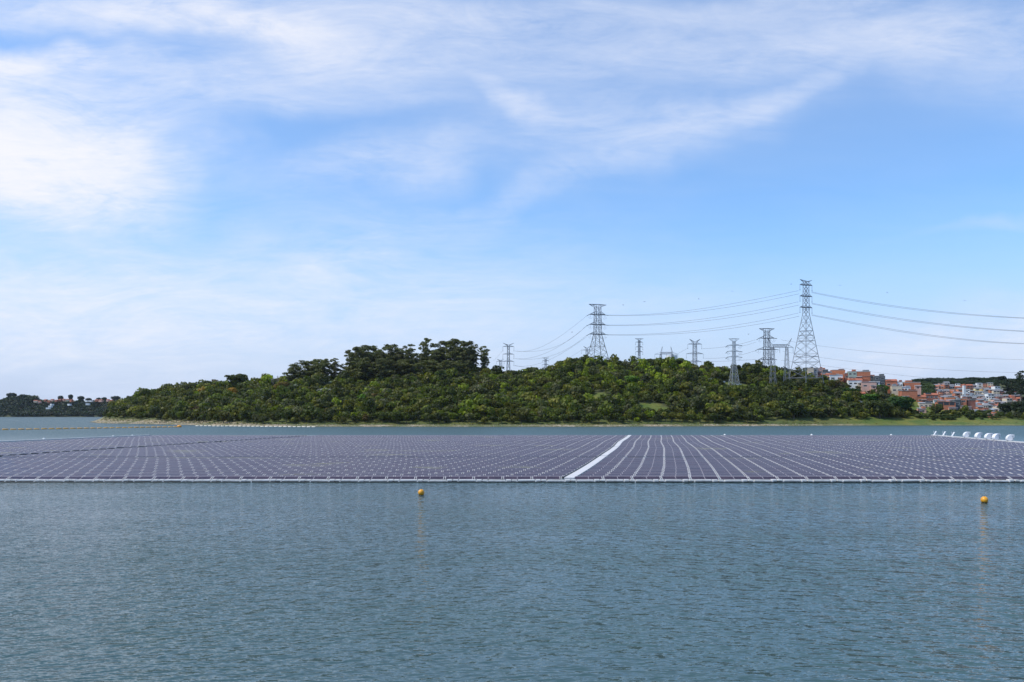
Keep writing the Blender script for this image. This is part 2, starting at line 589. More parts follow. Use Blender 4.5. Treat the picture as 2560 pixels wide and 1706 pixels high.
def height(X, Y, rough=True):
    X = np.asarray(X, float)
    Y = np.asarray(Y, float)
    ys = np.interp(X, SHX, SHY)
    yc_ = np.interp(X, CX, CY)
    yc_ = np.maximum(yc_, ys + 40)
    zc_ = np.interp(X, _sx, _sz)
    t = (Y - ys - 14) / (yc_ - ys - 14)
    front = np.clip(t, 0, 1)
    prof = 0.62 * front + 0.38 * smooth(front)
    back = smooth((Y - yc_ - 10) / 260.0)
    hill = zc_ * prof * (1 - back * 0.62)
    hill = hill * smooth((X + 480) / 30)
    bankz = 1.3 * smooth((Y - ys) / 9.0) + 0.9 * smooth((Y - ys - 6) / 30.0)
    right = smooth((X - 250) / 120)
    bankz = bankz + right * 2.2 * smooth((Y - ys) / 90.0)
    town = right * (np.clip(Y - 705, 0, 600) * 0.062 + 0.000062 * np.clip(Y - 705, 0, 560) ** 2)
    z = bankz + np.maximum(hill, town)
    off = np.clip((ys - Y), 0, 60)
    z = np.where(Y < ys, -off * 0.12 - 0.02, z)
    left = smooth((-X - 455) / 40)
    z = z * (1 - left) - 3.0 * left
    if rough:
        nz = vnoise(X, Y, 42.0) * 3.4 + vnoise(X, Y, 15.0) * 0.9
        z = z + nz * smooth((Y - ys - 15) / 50.0) * (1 - left)
        z = z + vnoise(X, Y, 4.5) * 0.22 * smooth((Y - ys) / 4.0) * (1 - left)
    return z


def hz(x, y):
    return float(height(np.array([x]), np.array([y]))[0])


def ray_ground(px, py, y0=560, y1=1400, step=6.0):
    ys_ = np.arange(y0, y1, step)
    xs_ = (px - 1280) * ys_ / F
    zr = HC + (HOR - py) * ys_ / F
    g = height(xs_, ys_, False)
    hit = np.where(g >= zr)[0]
    if len(hit) == 0:
        return None
    return float(xs_[hit[0]]), float(ys_[hit[0]])


CLEARINGS = []
for (px, py, rx, ry) in [(1462, 1003, 34, 14), (1440, 1008, 22, 9), (1500, 995, 22, 8), (1640, 1031, 44, 12), (1620, 1022, 24, 8),
                         (2085, 1034, 26, 8), (2160, 1011, 30, 9), (2186, 1018, 28, 9), (1780, 956, 26, 8), (1812, 962, 26, 8),
                         (1852, 970, 26, 8), (1828, 974, 26, 8), (2062, 1000, 26, 6)]:
    g = ray_ground(px, py)
    if g:
        CLEARINGS.append((g[0], g[1], rx * 0.40, ry * 0.8))


def in_clearing(x, y):
    for cx, cy, rx, ry in CLEARINGS:
        if ((x - cx) / rx) ** 2 + ((y - cy) / ry) ** 2 < 1:
            return True
    return False


def terrain(name, X, Y, Z, cover, mat):
    ny, nx = X.shape
    me = bpy.data.meshes.new(name)
    co = np.stack([X, Y, Z], -1).reshape(-1, 3)
    idx = np.arange(nx * ny).reshape(ny, nx)
    q = np.stack([idx[:-1, :-1], idx[:-1, 1:], idx[1:, 1:], idx[1:, :-1]], -1).reshape(-1, 4)
    fill_mesh(me, co, q)
    a = me.color_attributes.new('cover', 'FLOAT_COLOR', 'POINT')
    a.data.foreach_set('color', cover.reshape(-1))
    me.polygons.foreach_set('use_smooth', [True] * len(q))
    me.materials.append(mat)
    o = bpy.data.objects.new(name, me)
    COL.objects.link(o)
    return o


def fill_mesh(me, co, q):
    me.vertices.add(len(co))
    me.vertices.foreach_set('co', np.asarray(co, np.float32).ravel())
    me.loops.add(q.size)
    me.loops.foreach_set('vertex_index', q.astype(np.int32).ravel())
    me.polygons.add(len(q))
    me.polygons.foreach_set('loop_start', np.arange(0, q.size, q.shape[1], dtype=np.int32))
    me.update(calc_edges=True)


gx = np.concatenate([np.arange(-560, 520, 4.5), np.arange(520, 1000, 12)])
gy = np.concatenate([np.arange(560, 720, 2.2), np.arange(720, 1000, 5), np.arange(1000, 1700, 20)])
GX, GY = np.meshgrid(gx, gy)
GZ = height(GX, GY)
ysg = np.interp(GX, SHX, SHY)
cover = np.zeros(GX.shape + (4,), np.float32)
rightm = smooth((GX - 230) / 60)
sandw = 8 - 3 * rightm + 13 * smooth((-GX - 160) / 80)
cover[..., 0] = (1 - smooth((GY - ysg - sandw) / 6.0)) * (1 - 0.75 * rightm)
cover[..., 0] *= np.clip(0.55 + 1.5 * vnoise(GX, GY, 14.0) + 0.45 * smooth((-GX - 150) / 60), 0.1, 1)
grassy = (1 - smooth((GY - ysg - 34) / 12.0)) * 0.55
grassy = np.maximum(grassy, rightm * (1 - smooth((GY - ysg - 85) / 20)))
for cx, cy, rx, ry in CLEARINGS:
    d = np.sqrt(((GX - cx) / rx) ** 2 + ((GY - cy) / ry) ** 2)
    grassy = np.maximum(grassy, 1 - smooth((d - 0.8) / 0.5))
cover[..., 1] = grassy
cover[..., 3] = 1
tag(terrain('hill_terrain', GX, GY, GZ, cover, M['ground']), kind='structure')

# far shore on the left, a kilometre behind the point of the hill
fx = np.arange(-2300, -500, 22.0)
fy = np.concatenate([np.arange(2000, 2300, 12), np.arange(2300, 3000, 60)])
FX, FY = np.meshgrid(fx, fy)
FSX = [(px - 1280) * 2200 / F for px in (-600, -200, 0, 50, 80, 95, 110, 200, 300, 420)]
FSZ = [HC + (HOR - py) * 2200 / F - 9 for py in (1000, 1004, 1001, 990, 994, 1006, 1008, 1005, 1004, 1000)]


def far_height(X, Y):
    X = np.asarray(X, float)
    Y = np.asarray(Y, float)
    zc_ = np.interp(X, FSX, FSZ)
    t = (Y - 2050) / 170.0
    z = zc_ * smooth(t) + 1.5 * smooth((Y - 2046) / 12)
    return np.where(Y < 2046, -1.5, z)


fc = np.zeros(FX.shape + (4,), np.float32)
fc[..., 3] = 1
tag(terrain('far_shore_terrain', FX, FY, far_height(FX, FY), fc, M['ground']), kind='structure')

# the lake
wm = bpy.data.meshes.new('lake_water')
wm.from_pydata([(-3600, -90, 0), (3600, -90, 0), (3600, 3400, 0), (-3600, 3400, 0)], [], [(0, 1, 2, 3)])
wm.materials.append(M['water'])
wo = bpy.data.objects.new('lake_water', wm)
COL.objects.link(wo)
tag(wo, kind='structure')

# ------------------------------------------------------------------ foliage
rng = np.random.default_rng(11)


def leaves(clumps, n_per_m2, size, rg, up=0.25, inner=0.72):
    """leaf-clump quads over the shells of ellipsoidal clumps; clumps: list of (centre, radii)"""
    V, T = [], []
    for c, r in clumps:
        r = np.asarray(r, float)
        area = 4 * PI * ((r[0] * r[1]) ** 1.6 / 3 + (r[0] * r[2]) ** 1.6 / 3 + (r[1] * r[2]) ** 1.6 / 3) ** (1 / 1.6)
        n = max(12, int(area * n_per_m2))
        d = rg.normal(size=(n, 3))
        d[:, 2] += up * 1.4
        d /= np.linalg.norm(d, axis=1)[:, None]
        rad = rg.uniform(inner, 1.08, n)[:, None]
        p = np.asarray(c) + d * r * rad
        nrm = d + rg.normal(size=(n, 3)) * 0.42
        nrm /= np.linalg.norm(nrm, axis=1)[:, None]
        a = np.cross(nrm, rg.normal(size=(n, 3)))
        a /= np.linalg.norm(a, axis=1)[:, None] + 1e-9
        b = np.cross(nrm, a)
        s = size * rg.uniform(0.55, 1.25, n)[:, None]
        a = a * s
        b = b * s * rg.uniform(0.5, 0.95, n)[:, None]
        q = np.stack([p - a - b * 0.6, p + a * 0.3 - b, p + a + b * 0.5, p - a * 0.4 + b], 1)
        V.append(q.reshape(-1, 3))
        tone = rg.uniform(0.78, 1.22) * rg.uniform(0.75, 1.25, n)
        hue = rg.normal(0, 0.06, n)
        T.append(np.stack([tone * (1 + hue), tone, tone * (1 - hue)], 1))
    return np.concatenate(V), np.concatenate(T)


def leaf_object(name, V, T, parent=None, mat=None):
    me = bpy.data.meshes.new(name)
    n = len(V) // 4
    fill_mesh(me, V, np.arange(n * 4).reshape(n, 4))
    a = me.color_attributes.new('tint', 'FLOAT_COLOR', 'CORNER')
    c = np.ones((n * 4, 4), np.float32)
    c[:, :3] = np.repeat(T, 4, 0)
    a.data.foreach_set('color', c.ravel())
    me.materials.append(mat or M['leaf'])
    o = bpy.data.objects.new(name, me)
    COL.objects.link(o)
    if parent:
        o.parent = parent
    return o


def round_clumps(rg, R=1.0, H=1.0, n=9):
    """crown of radius R between heights 0.25 H and H"""
    cl = [((0, 0, H * 0.6), (R * 0.62, R * 0.62, H * 0.34))]
    for k in range(n):
        t = rg.uniform(0, 2 * PI)
        q = math.sqrt(rg.uniform(0.05, 1)) * R * 0.66
        z = H * rg.uniform(0.36, 0.86) * (1 - 0.22 * (q / R) ** 2)
        s = R * rg.uniform(0.28, 0.46)
        cl.append(((q * math.cos(t), q * math.sin(t), z), (s, s * rg.uniform(0.8, 1.1), s * rg.uniform(0.55, 0.8))))
    return cl


def make_round_tree(seed, R, H, n=10, dens=1.9, size=0.55):
    rg = np.random.default_rng(seed)
    root = empty('broadleaf_tree', (0, 0, 0))
    cl = round_clumps(rg, R, H, n)
    V, T = leaves(cl, dens, size, rg)
    leaf_object('crown', V, T, root)
    mb = MB()
    mb.tube([(0, 0, -1.5), (0.1, 0, H * 0.25), (0, 0.1, H * 0.62)], [R * 0.075, R * 0.055, R * 0.03])
    for c, r in cl[1:7]:
        mb.tube([(0, 0, H * 0.25), ((c[0]) * 0.5, c[1] * 0.5, H * 0.4), c], [R * 0.035, R * 0.028, R * 0.012], n=5)
    mb.build('trunk', M['bark'], root)
    return root


def make_gum_tree(seed, R, H, n=12, low=0.3, dens=1.5, size=0.55, flat=0.72, fill=True):
    """tall, open tree: a pale stem, rising limbs and separate umbrella clumps of leaves"""
    rg = np.random.default_rng(seed)
    root = empty('eucalyptus_tree', (0, 0, 0))
    mb = MB()
    lean = rg.uniform(-0.05, 0.05, 2) * H
    top = Vector((lean[0], lean[1], H * 0.9))
    mb.tube([(0, 0, -2), (lean[0] * 0.2, lean[1] * 0.2, H * 0.35), (lean[0] * 0.6, lean[1] * 0.6, H * 0.65), top],
            [0.5, 0.38, 0.26, 0.1], n=7)
    cl = []
    for k in range(n):
        f = low + (1 - low) * (k + 0.5) / n
        t = k * 2.4 + rg.uniform(-0.5, 0.5)
        env = math.sin(min(1, (f - low + 0.12) / (1.1 - low)) * PI * 0.78) ** 0.6
        q = R * rg.uniform(0.45, 0.95) * env * (0.55 if k >= n - 2 else 1)
        c = Vector((lean[0] * f + q * math.cos(t), lean[1] * f + q * math.sin(t), H * f))
        s = R * rg.uniform(0.20, 0.36)
        cl.append((tuple(c), (s, s, s * flat * rg.uniform(0.8, 1.2))))
        for _ in range(3):
            cl.append(((c.x + rg.uniform(-1.6, 1.6) * s, c.y + rg.uniform(-1.6, 1.6) * s, c.z + rg.uniform(-0.9, 0.7) * s),
                       (s * 0.62, s * 0.62, s * 0.36)))
        b0 = Vector((lean[0] * f * 0.8, lean[1] * f * 0.8, H * max(0.15, f - 0.16)))
        mb.tube([b0, (b0 + c) / 2 + Vector((0, 0, -0.4)), c], [0.2, 0.13, 0.05], n=5)
    if fill:
        for k in range(5):
            f = low + (0.9 - low) * k / 5
            cl.append(((lean[0] * f, lean[1] * f, H * f), (R * 0.55, R * 0.55, H * 0.085)))
    V, T = leaves(cl, dens * 1.25, size * 0.9, rg, up=0.30, inner=0.5)
    leaf_object('crown', V, T, root)
    mb.build('trunk', M['palebark'], root)
    return root


def setcol(root, col):
    for ch in root.children:
        if ch.name.startswith('crown'):
            ch.color = (*col, 1)


DK = (0.056, 0.072, 0.012)
DK2 = (0.072, 0.084, 0.018)
MID = (0.112, 0.136, 0.014)
OLV = (0.145, 0.142, 0.018)
LT = (0.200, 0.245, 0.014)
LT2 = (0.160, 0.225, 0.014)
GRY = (0.142, 0.142, 0.056)
RST = (0.160, 0.108, 0.030)
PALETTE = [DK, DK2, MID, MID, OLV, OLV, LT, GRY, RST]


def pick(px, py, rg):
    """mix of species over the hill: light green scrub near the top, darker wood by the water"""
    up = 1.0 if (1230 < px < 1800 and py < 965) else 0.0
    low = 1.0 if py > 1030 else 0.0
    wts = np.array([1.6 + 2.5 * low, 1.8 + 1.0 * low, 2.2, 1.2, 1.6, 0.8, 0.55 + 3.2 * up, 1.1, 0.10])
    if px < 620:
        wts[4] += 1.2
        wts[6] *= 0.4
    if px > 1750:
        wts[0] += 1.0
    c = np.array(PALETTE[rg.choice(len(PALETTE), p=wts / wts.sum())])
    return c * 1.02 * rg.uniform(0.60, 1.32)


# houses first decide where no tree may stand -------------------------------------------------
HOUSES = [
    # left, right, top, bottom (picture columns and rows), wall, side wall, roof, storeys, windows, extra, label
    (2021, 2034, 921, 942, 'cream', 'flat', 1, 1, 'tank', 'tall cream plastered house with a dark water tank, leftmost on the hilltop'),
    (2034, 2044, 921, 942, 'grey', 'flat', 2, 1, '', 'narrow grey rendered house right of the tall cream house'),
    (2044, 2057, 922, 938, 'pink', 'flat', 1, 1, 'tank', 'small pink house with a dark tank on its roof beside the narrow grey house'),
    (2057, 2070, 925, 940, 'slate', 'flat', 1, 1, '', 'dark slate coloured house on the hilltop left of the bright orange brick house'),
    (2055, 2073, 937, 948, 'pink', 'tile', 1, 1, '', 'low pale pink house with clay tiled roof below the dark slate house'),
    (2071, 2082, 930, 940, 'grey', 'flat', 1, 1, '', 'little grey block between the slate house and the orange brick house'),
    (2082, 2112, 926, 943, 'brick_orange', 'flat', 1, 0, 'tank', 'bright orange brick house on top of the ridge'),
    (2075, 2106, 938, 953, 'white', 'tin', 1, 2, '', 'white house with two wide dark windows below the bright orange house'),
    (2121, 2141, 930, 952, 'greenish', 'flat', 2, 2, '', 'pale green two storey house left of the long brick block'),
    (2112, 2122, 934, 950, 'brick_dark', 'flat', 1, 1, '', 'narrow dull brick house between the orange house and the pale green house'),
    (2141, 2175, 930, 954, 'brick', 'flat', 2, 0, 'tank', 'long red brick block with a tank on the ridge'),
    (2152, 2189, 941, 955, 'slate', 'tin', 1, 3, '', 'low dark house with tin roof in front of the long red brick block'),
    (2122, 2155, 951, 966, 'white', 'tile', 1, 3, '', 'white cottage with three small windows below the pale green house'),
    (2155, 2190, 955, 973, 'pink', 'tin', 1, 2, '', 'salmon pink house with red roof right of the white cottage'),
    (2187, 2212, 941, 965, 'slate', 'flat', 2, 2, '', 'dark two storey block at the right end of the upper ridge'),
    (2117, 2135, 983, 996, 'brick_dark', 'tile', 1, 1, '', 'red tiled hut standing alone among the trees'),
    (2152, 2163, 984, 993, 'brick_orange', 'tile', 1, 1, '', 'tiny orange hut among the trees right of the red tiled hut'),
    (2216, 2242, 953, 969, 'brick', 'tile', 1, 2, '', 'brick house with sloping red roof right of the dark two storey block'),
    (2244, 2256, 956, 970, 'white', 'flat', 1, 2, '', 'small white cube house above the cream house'),
    (2231, 2254, 966, 984, 'cream', 'flat', 1, 2, '', 'cream house with two windows below the sloping red roof'),
    (2264, 2300, 957, 974, 'brick', 'flat', 1, 0, 'tank', 'wide brick house with parapet and tank at the right end of the ridge'),
    (2254, 2276, 968, 980, 'white', 'tin', 1, 3, '', 'low white house with dark openings under the wide brick house'),
    (2256, 2292, 977, 1002, 'brick', 'slab', 2, 0, '', 'tall blank brick wall house at the edge of the trees'),
    (2289, 2314, 993, 1008, 'brick_orange', 'tile', 1, 1, '', 'orange tiled house right of the blank brick wall house'),
    (2314, 2344, 988, 1010, 'brick_dark', 'tile', 2, 3, '', 'dull red house with tiled roof left of the big brick building'),
    (2300, 2330, 1008, 1022, 'cream', 'tin', 1, 3, '', 'low cream shed with white tin roof near the shore trees'),
    (2298, 2315, 1022, 1034, 'pink', 'tin', 1, 1, '', 'small pink shack with white roof beside the shore bushes'),
    (2345, 2387, 1005, 1034, 'brick', 'slab', 2, 3, 'balcony', 'big two storey brick building with a row of dark openings upstairs'),
    (2366, 2387, 994, 1008, 'brick_orange', 'flat', 1, 0, '', 'orange brick upper house above the big two storey building'),
    (2387, 2401, 1000, 1034, 'slate', 'flat', 2, 1, '', 'dark shadowed house wedged beside the big brick building'),
    (2401, 2416, 997, 1036, 'brick', 'flat', 3, 1, '', 'narrow brick tower house with one window per floor'),
    (2420, 2438, 1001, 1036, 'brick_dark', 'slab', 3, 0, '', 'three storey dull red brick house right of the tower house'),
    (2438, 2460, 1026, 1041, 'white', 'tin', 1, 2, '', 'white shed with tin roof at the foot of the town'),
    (2460, 2486, 1025, 1038, 'grey', 'tin', 1, 2, '', 'grey shed with long tin roof at the foot of the town'),
    (2473, 2493, 1036, 1048, 'brick_orange', 'flat', 1, 1, '', 'small orange brick hut on the grass by the shore'),
    (2461, 2471, 1009, 1027, 'white', 'flat', 2, 1, '', 'slim white two storey house behind the sheds'),
    (2471, 2484, 1009, 1026, 'brick_dark', 'slab', 1, 1, '', 'small dull brick house beside the slim white house'),
    (2518, 2540, 992, 1006, 'brick_orange', 'tile', 1, 1, '', 'orange house with white end wall at the right edge of the town'),
    (2455, 2474, 973, 984, 'ochre', 'flat', 1, 1, '', 'ochre yellow house standing highest below the far trees'),
    (2344, 2357, 986, 1004, 'brick', 'slab', 1, 0, '', 'brick house with white parapet behind the big building'),
    (2440, 2462, 1008, 1020, 'grey', 'tin', 1, 2, '', 'grey house with pale tin roof right of the three storey house'),
]
HPOS = []
for h in HOUSES:
    xl, xr, yt, yb = h[:4]
    xm = (xl + xr) / 2
    g = ray_ground(xm, yb)
    if xm < 2300:
        Yh = 745 + (985 - yb) * 0.9
        Yh = min(820, max(720, Yh))
    else:
        Yh = g[1] if g else 900
        Yh = min(Yh, 1120)
    HPOS.append(Yh)


def near_house(x, y):
    for h, Yh in zip(HOUSES, HPOS):
        xc = ((h[0] + h[1]) / 2 - 1280) * Yh / F
        half = (h[1] - h[0]) / 2 * Yh / F + 2.5
        if abs(x - xc) < half and -8 < y - Yh < 14:
            return True
    return False


# ---- individual trees -----------------------------------------------------------------------
protos = [make_round_tree(100 + i, R, H, n) for i, (R, H, n) in enumerate(
    [(4.2, 8.0, 11), (3.6, 7.0, 9), (5.0, 9.0, 13), (3.0, 7.5, 8), (4.4, 6.2, 11), (3.3, 5.2, 8)])]
used = [False] * len(protos)


def place(k, x, y, s, col, label, group, cat='tree', sz=None, name=None, dzz=0.0):
    if not used[k]:
        o = protos[k]
        used[k] = True
    else:
        o = copy_tree(protos[k])
    o.location = (x, y, hz(x, y) - 0.3 + dzz)
    o.scale = (s, s, sz or s)
    o.rotation_euler = (0, 0, random.uniform(0, 6.28))
    setcol(o, col)
    tag(o, label, cat, group)
    return o


random.seed(5)
individual = []
# the wall of trees along the water: one row of single trees
xs = -455.0
while xs < 330:
    ys_ = float(np.interp(xs, SHX, SHY))
    zone = 'left' if xs < -200 else ('middle' if xs < 130 else 'right')
    d = random.uniform(17, 24) + (8 if xs < -330 else 0) + (12 if xs > 200 else 0)
    x, y = xs + random.uniform(-1, 1), ys_ + d
    px = 1280 + x * F / y
    if xs > -448 and not in_clearing(x, y):
        col = pick(px, 1045, rng)
        k = random.randrange(6)
        s = random.uniform(0.8, 1.15)
        lab = {'left': 'dark green shore tree above the sandy bank on the left part of the hill',
               'middle': 'dark green shore tree above the stony bank in the middle of the hill foot',
               'right': 'dark green shore tree above the grassy bank on the right part of the hill'}[zone]
        place(k, x, y, s, col, lab, 'trees along the shore of the hill')
        individual.append((x, y, 3.2))
    xs += random.uniform(4.6, 7.4)
# crest trees: they draw the skyline
xs = -395.0
while xs < 290:
    y = float(np.interp(xs, CX, CY)) + random.uniform(-6, 6)
    px = 1280 + xs * F / y
    if not near_house(xs, y) and not (715 < px < 1200):
        col = pick(px, 930, rng)
        k = random.randrange(6)
        s = random.uniform(0.65, 1.25)
        zone = 0 if px < 720 else (1 if px < 1400 else (2 if px < 1760 else 3))
        lab = ['rounded tree on the skyline of the low left end of the hill',
               'rounded tree on the skyline between the tall grove and the hilltop',
               'light green bushy tree on the skyline of the hilltop below the tall pylons',
               'green tree on the skyline near the hilltop houses'][zone]
        place(k, xs, y, s, col, lab, 'trees on the skyline of the hill')
        individual.append((xs, y, 3.0))
    xs += random.uniform(5.2, 9.0)

# trees one can pick out: column, row of top, row of base, half width (px), colour, kind, label
SINGLES = [
    (592, 935, 968, 28, DK2, 2, 'large dome-shaped dark tree standing out on the left skyline'),
    (667, 943, 966, 13, DK, 3, 'small dark round-topped tree right of the large dome-shaped tree'),
    (1112, 926, 960, 22, (0.10, 0.14, 0.03), 2, 'light green mushroom-shaped tree below the tall grove'),
    (515, 966, 990, 20, (0.34, 0.22, 0.03), 4, 'yellow flowering tree left of the large dome-shaped tree'),
    (581, 968, 992, 15, (0.38, 0.21, 0.02), 4, 'orange-yellow flowering tree just under the large dome-shaped tree'),
    (706, 953, 985, 20, (0.20, 0.14, 0.03), 4, 'tree with yellowish flowers at the left foot of the tall grove'),
    (660, 990, 1008, 26, (0.24, 0.26, 0.23), 5, 'shrub covered in white flowers at mid slope on the left'),
    (742, 960, 980, 18, (0.22, 0.24, 0.21), 5, 'white flowering shrub under the broad left crown of the grove'),
    (828, 953, 972, 22, (0.26, 0.28, 0.25), 5, 'white flowering shrub in front of the tall grove'),
    (815, 970, 988, 20, (0.30, 0.31, 0.28), 5, 'white flowering shrub lower on the slope before the tall grove'),
    (1360, 978, 992, 18, (0.24, 0.26, 0.23), 5, 'single white flowering shrub in the middle of the hill face'),
    (1330, 918, 945, 16, DK2, 1, 'dark tree left of the hilltop slope beside the small far pylon'),
    (1303, 927, 948, 12, DK, 1, 'smaller dark tree just left of the dark hilltop-slope tree'),
    (1275, 925, 948, 22, DK2, 4, 'grey spreading tree at the foot of the left pylon'),
    (1432, 895, 920, 18, DK, 4, 'dark arching tree on the brow left of the big strain pylon'),
    (1690, 900, 935, 34, DK, 2, 'broad dark tree on the brow below the white tank'),
    (1625, 897, 925, 18, DK2, 1, 'dark tree on the brow left of the white tank'),
    (905, 985, 1012, 12, (0.13, 0.23, 0.02), 0, 'bright lime green tree at mid slope left of centre'),
    (975, 988, 1008, 10, (0.12, 0.21, 0.02), 0, 'small lime green tree right of the bright lime tree'),
    (1580, 940, 962, 22, (0.12, 0.21, 0.02), 2, 'bright green tree below the brow between two pylons'),
    (1672, 942, 962, 16, (0.12, 0.20, 0.02), 0, 'bright green tree left of the pylon with white footings'),
    (1985, 1006, 1050, 26, DK, 2, 'big dark round tree near the shore below the portal pylon'),
    (2200, 1000, 1050, 30, DK, 2, 'big dark tree near the shore below the white garden wall'),
    (2255, 990, 1030, 32, (0.04, 0.09, 0.015), 2, 'deep green tree at the right end of the wooded slope'),
    (2210, 962, 985, 18, (0.07, 0.15, 0.015), 0, 'fresh green tree under the dark two storey block'),
    (2340, 1010, 1040, 17, DK2, 0, 'dark green tree left of the big two storey brick building'),
    (2170, 985, 1008, 24, (0.08, 0.17, 0.015), 2, 'bright green tree right of the tiny orange hut'),
    (2130, 970, 995, 22, (0.035, 0.08, 0.015), 2, 'deep green tree below the white cottage'),
]
for (px, yt, yb, hw, col, k, lab) in SINGLES:
    g = ray_ground(px, yb)
    if g is None or px in (592, 667, 1432, 1690, 1625, 1330, 1303, 1275):
        X0 = (px - 1280) * 795 / F
        Y = float(np.interp(X0, CX, CY)) - 4
    else:
        Y = g[1]
    X = (px - 1280) * Y / F
    z0 = hz(X, Y) - 0.5
    ztop = HC + (HOR - yt) * Y / F
    R0, H0 = [(4.2, 8.0), (3.6, 7.0), (5.0, 9.0), (3.0, 7.5), (4.4, 6.2), (3.3, 5.2)][k]
    s = hw * 1.2 * Y / F / R0
    sz = max(0.5, (ztop - z0) / (H0 * 0.97))
    if sz > 1.8 * s:
        z0 = ztop - 1.8 * s * H0 * 0.97
        sz = 1.8 * s
    o = place(k, X, Y, s, col, lab, None, cat='shrub' if 'shrub' in lab else 'tree', sz=sz)
    o.location.z = z0
    individual.append((X, Y, hw * Y / F * 0.8))

# the grove of tall eucalyptus
gums = [make_gum_tree(200 + i, R, H, n, low, dens) for i, (R, H, n, low, dens) in enumerate(
    [(8.0, 30, 19, 0.12, 2.0), (6.5, 32, 17, 0.12, 2.0), (9.0, 26, 19, 0.12, 2.0), (5.0, 28, 12, 0.36, 1.6)])]
GUMH = [30, 32, 26, 28]
GUMR = [8.0, 6.5, 9.0, 5.0]
gused = [False] * 4
GROVE = [
    (735, 918, 962, 22, 2, 'low spreading eucalyptus at the far left end of the grove'),
    (772, 902, 965, 30, 2, 'broad domed eucalyptus, second from the left in the grove'),
    (803, 898, 965, 26, 2, 'broad domed eucalyptus with dense crown, left of the thin-topped tree'),
    (836, 895, 965, 17, 1, 'thin-topped slender eucalyptus between the left dome and the main grove'),
    (862, 905, 962, 16, 1, 'lower eucalyptus filling the dip left of the main grove'),
    (888, 868, 955, 20, 0, 'tall eucalyptus at the left edge of the main grove'),
    (922, 864, 955, 27, 0, 'tall dense eucalyptus with rounded top, first peak of the main grove'),
    (950, 870, 955, 20, 1, 'eucalyptus in the dip after the first peak of the main grove'),
    (977, 862, 955, 24, 0, 'tall eucalyptus with bushy top at the middle of the grove'),
    (1003, 868, 955, 18, 1, 'eucalyptus standing just left of the airy umbrella-topped one'),
    (1025, 859, 955, 22, 3, 'eucalyptus with airy umbrella top left of the highest tree'),
    (1062, 843, 950, 19, 3, 'highest eucalyptus of the grove with open layered crown'),
    (1085, 872, 950, 20, 1, 'shorter eucalyptus right of the highest tree'),
    (1112, 853, 950, 26, 0, 'large round-crowned eucalyptus right of the highest tree'),
    (1142, 849, 950, 28, 0, 'largest eucalyptus crown near the right end of the grove'),
    (1170, 854, 950, 20, 0, 'eucalyptus with drooping right side at the right end of the grove'),
    (1184, 872, 945, 14, 1, 'thin eucalyptus with bare stem closing the grove on the right'),
    (1213, 864, 938, 19, 3, 'lone eucalyptus with open crown standing apart right of the grove'),
    (900, 878, 955, 24, 0, 'eucalyptus behind the left peak of the main grove'),
    (940, 880, 955, 26, 2, 'eucalyptus filling the gap behind the first dip'),
    (995, 880, 955, 26, 2, 'eucalyptus behind the middle of the grove'),
    (1045, 884, 955, 26, 2, 'eucalyptus filling the gap left of the highest tree'),
    (1095, 876, 950, 24, 2, 'eucalyptus behind the gap right of the highest tree'),
    (1158, 876, 948, 22, 2, 'eucalyptus behind the right end of the grove'),
    (905, 895, 965, 30, 2, 'low dark eucalyptus in front of the left of the main grove'),
    (960, 898, 965, 30, 2, 'low dark eucalyptus in front of the middle of the grove'),
    (1015, 900, 962, 30, 2, 'low dark eucalyptus in front of the umbrella-topped tree'),
    (1075, 902, 958, 30, 2, 'low dark eucalyptus in front of the highest tree'),
    (1130, 902, 955, 32, 2, 'low dark eucalyptus in front of the large round crown'),
]
for i, (px, yt, yb, hw, k, lab) in enumerate(GROVE):
    Y = 790 + (i * 37 % 23) - 8 - (22 if lab.startswith('low dark') else 0) + (16 if ('behind' in lab or 'filling' in lab) else 0)
    X = (px - 1280) * Y / F
    z0 = min(hz(X, Y) - 0.5, HC + (HOR - yb) * Y / F)
    ztop = HC + (HOR - yt) * Y / F
    if not gused[k]:
        o = gums[k]
        gused[k] = True
    else:
        o = copy_tree(gums[k])
    s = hw * (1.28 if k != 3 else 1.05) * Y / F / GUMR[k]
    o.location = (X, Y, z0)
    o.scale = (s, s, (ztop - z0) / (GUMH[k] * 1.03))
    o.rotation_euler = (0, 0, (i * 1.7) % 6.28)
    c = np.array((0.118, 0.124, 0.042)) * (0.85 + 0.35 * ((i * 7) % 5) / 4)
    setcol(o, c)
    tag(o, lab, 'tree', 'tall eucalyptus grove on the hill')
    individual.append((X, Y, 4.0))

# bare, leafless trees on the left skyline and by the grove
for (px, yt, yb, lab) in [(683, 944, 968, 'bare leafless tree on the skyline left of the grove'),
                          (695, 939, 966, 'taller bare leafless tree nearest the grove'),
                          (1187, 855, 945, 'bare dead stem rising at the right edge of the grove')]:
    Y = 800
    p0 = at(px, yb, Y)
    r = empty('bare_tree', p0)
    H = (yb - yt) * Y / F
    mb = MB()
    mb.tube([(0, 0, -3), (0.1, 0, H * 0.5), (0, 0, H)], [0.22, 0.14, 0.04], n=5)
    rg = random.Random(px)
    tw_ = MB()
    for k in range(14):
        z = H * rg.uniform(0.3, 0.9)
        a = rg.uniform(0, 6.28)
        L = (H - z) * 0.7 + 0.8
        e = Vector((math.cos(a) * L * 0.5, math.sin(a) * L * 0.5, z + L))
        tw_.tube([(0, 0, z), (e.x * 0.6, e.y * 0.6, z + L * 0.4), e], [0.09, 0.07, 0.03], n=4)
    mb.build('trunk', M['palebark'], r)
    tw_.build('branches', M['palebark'], r)
    tag(r, lab, 'tree')

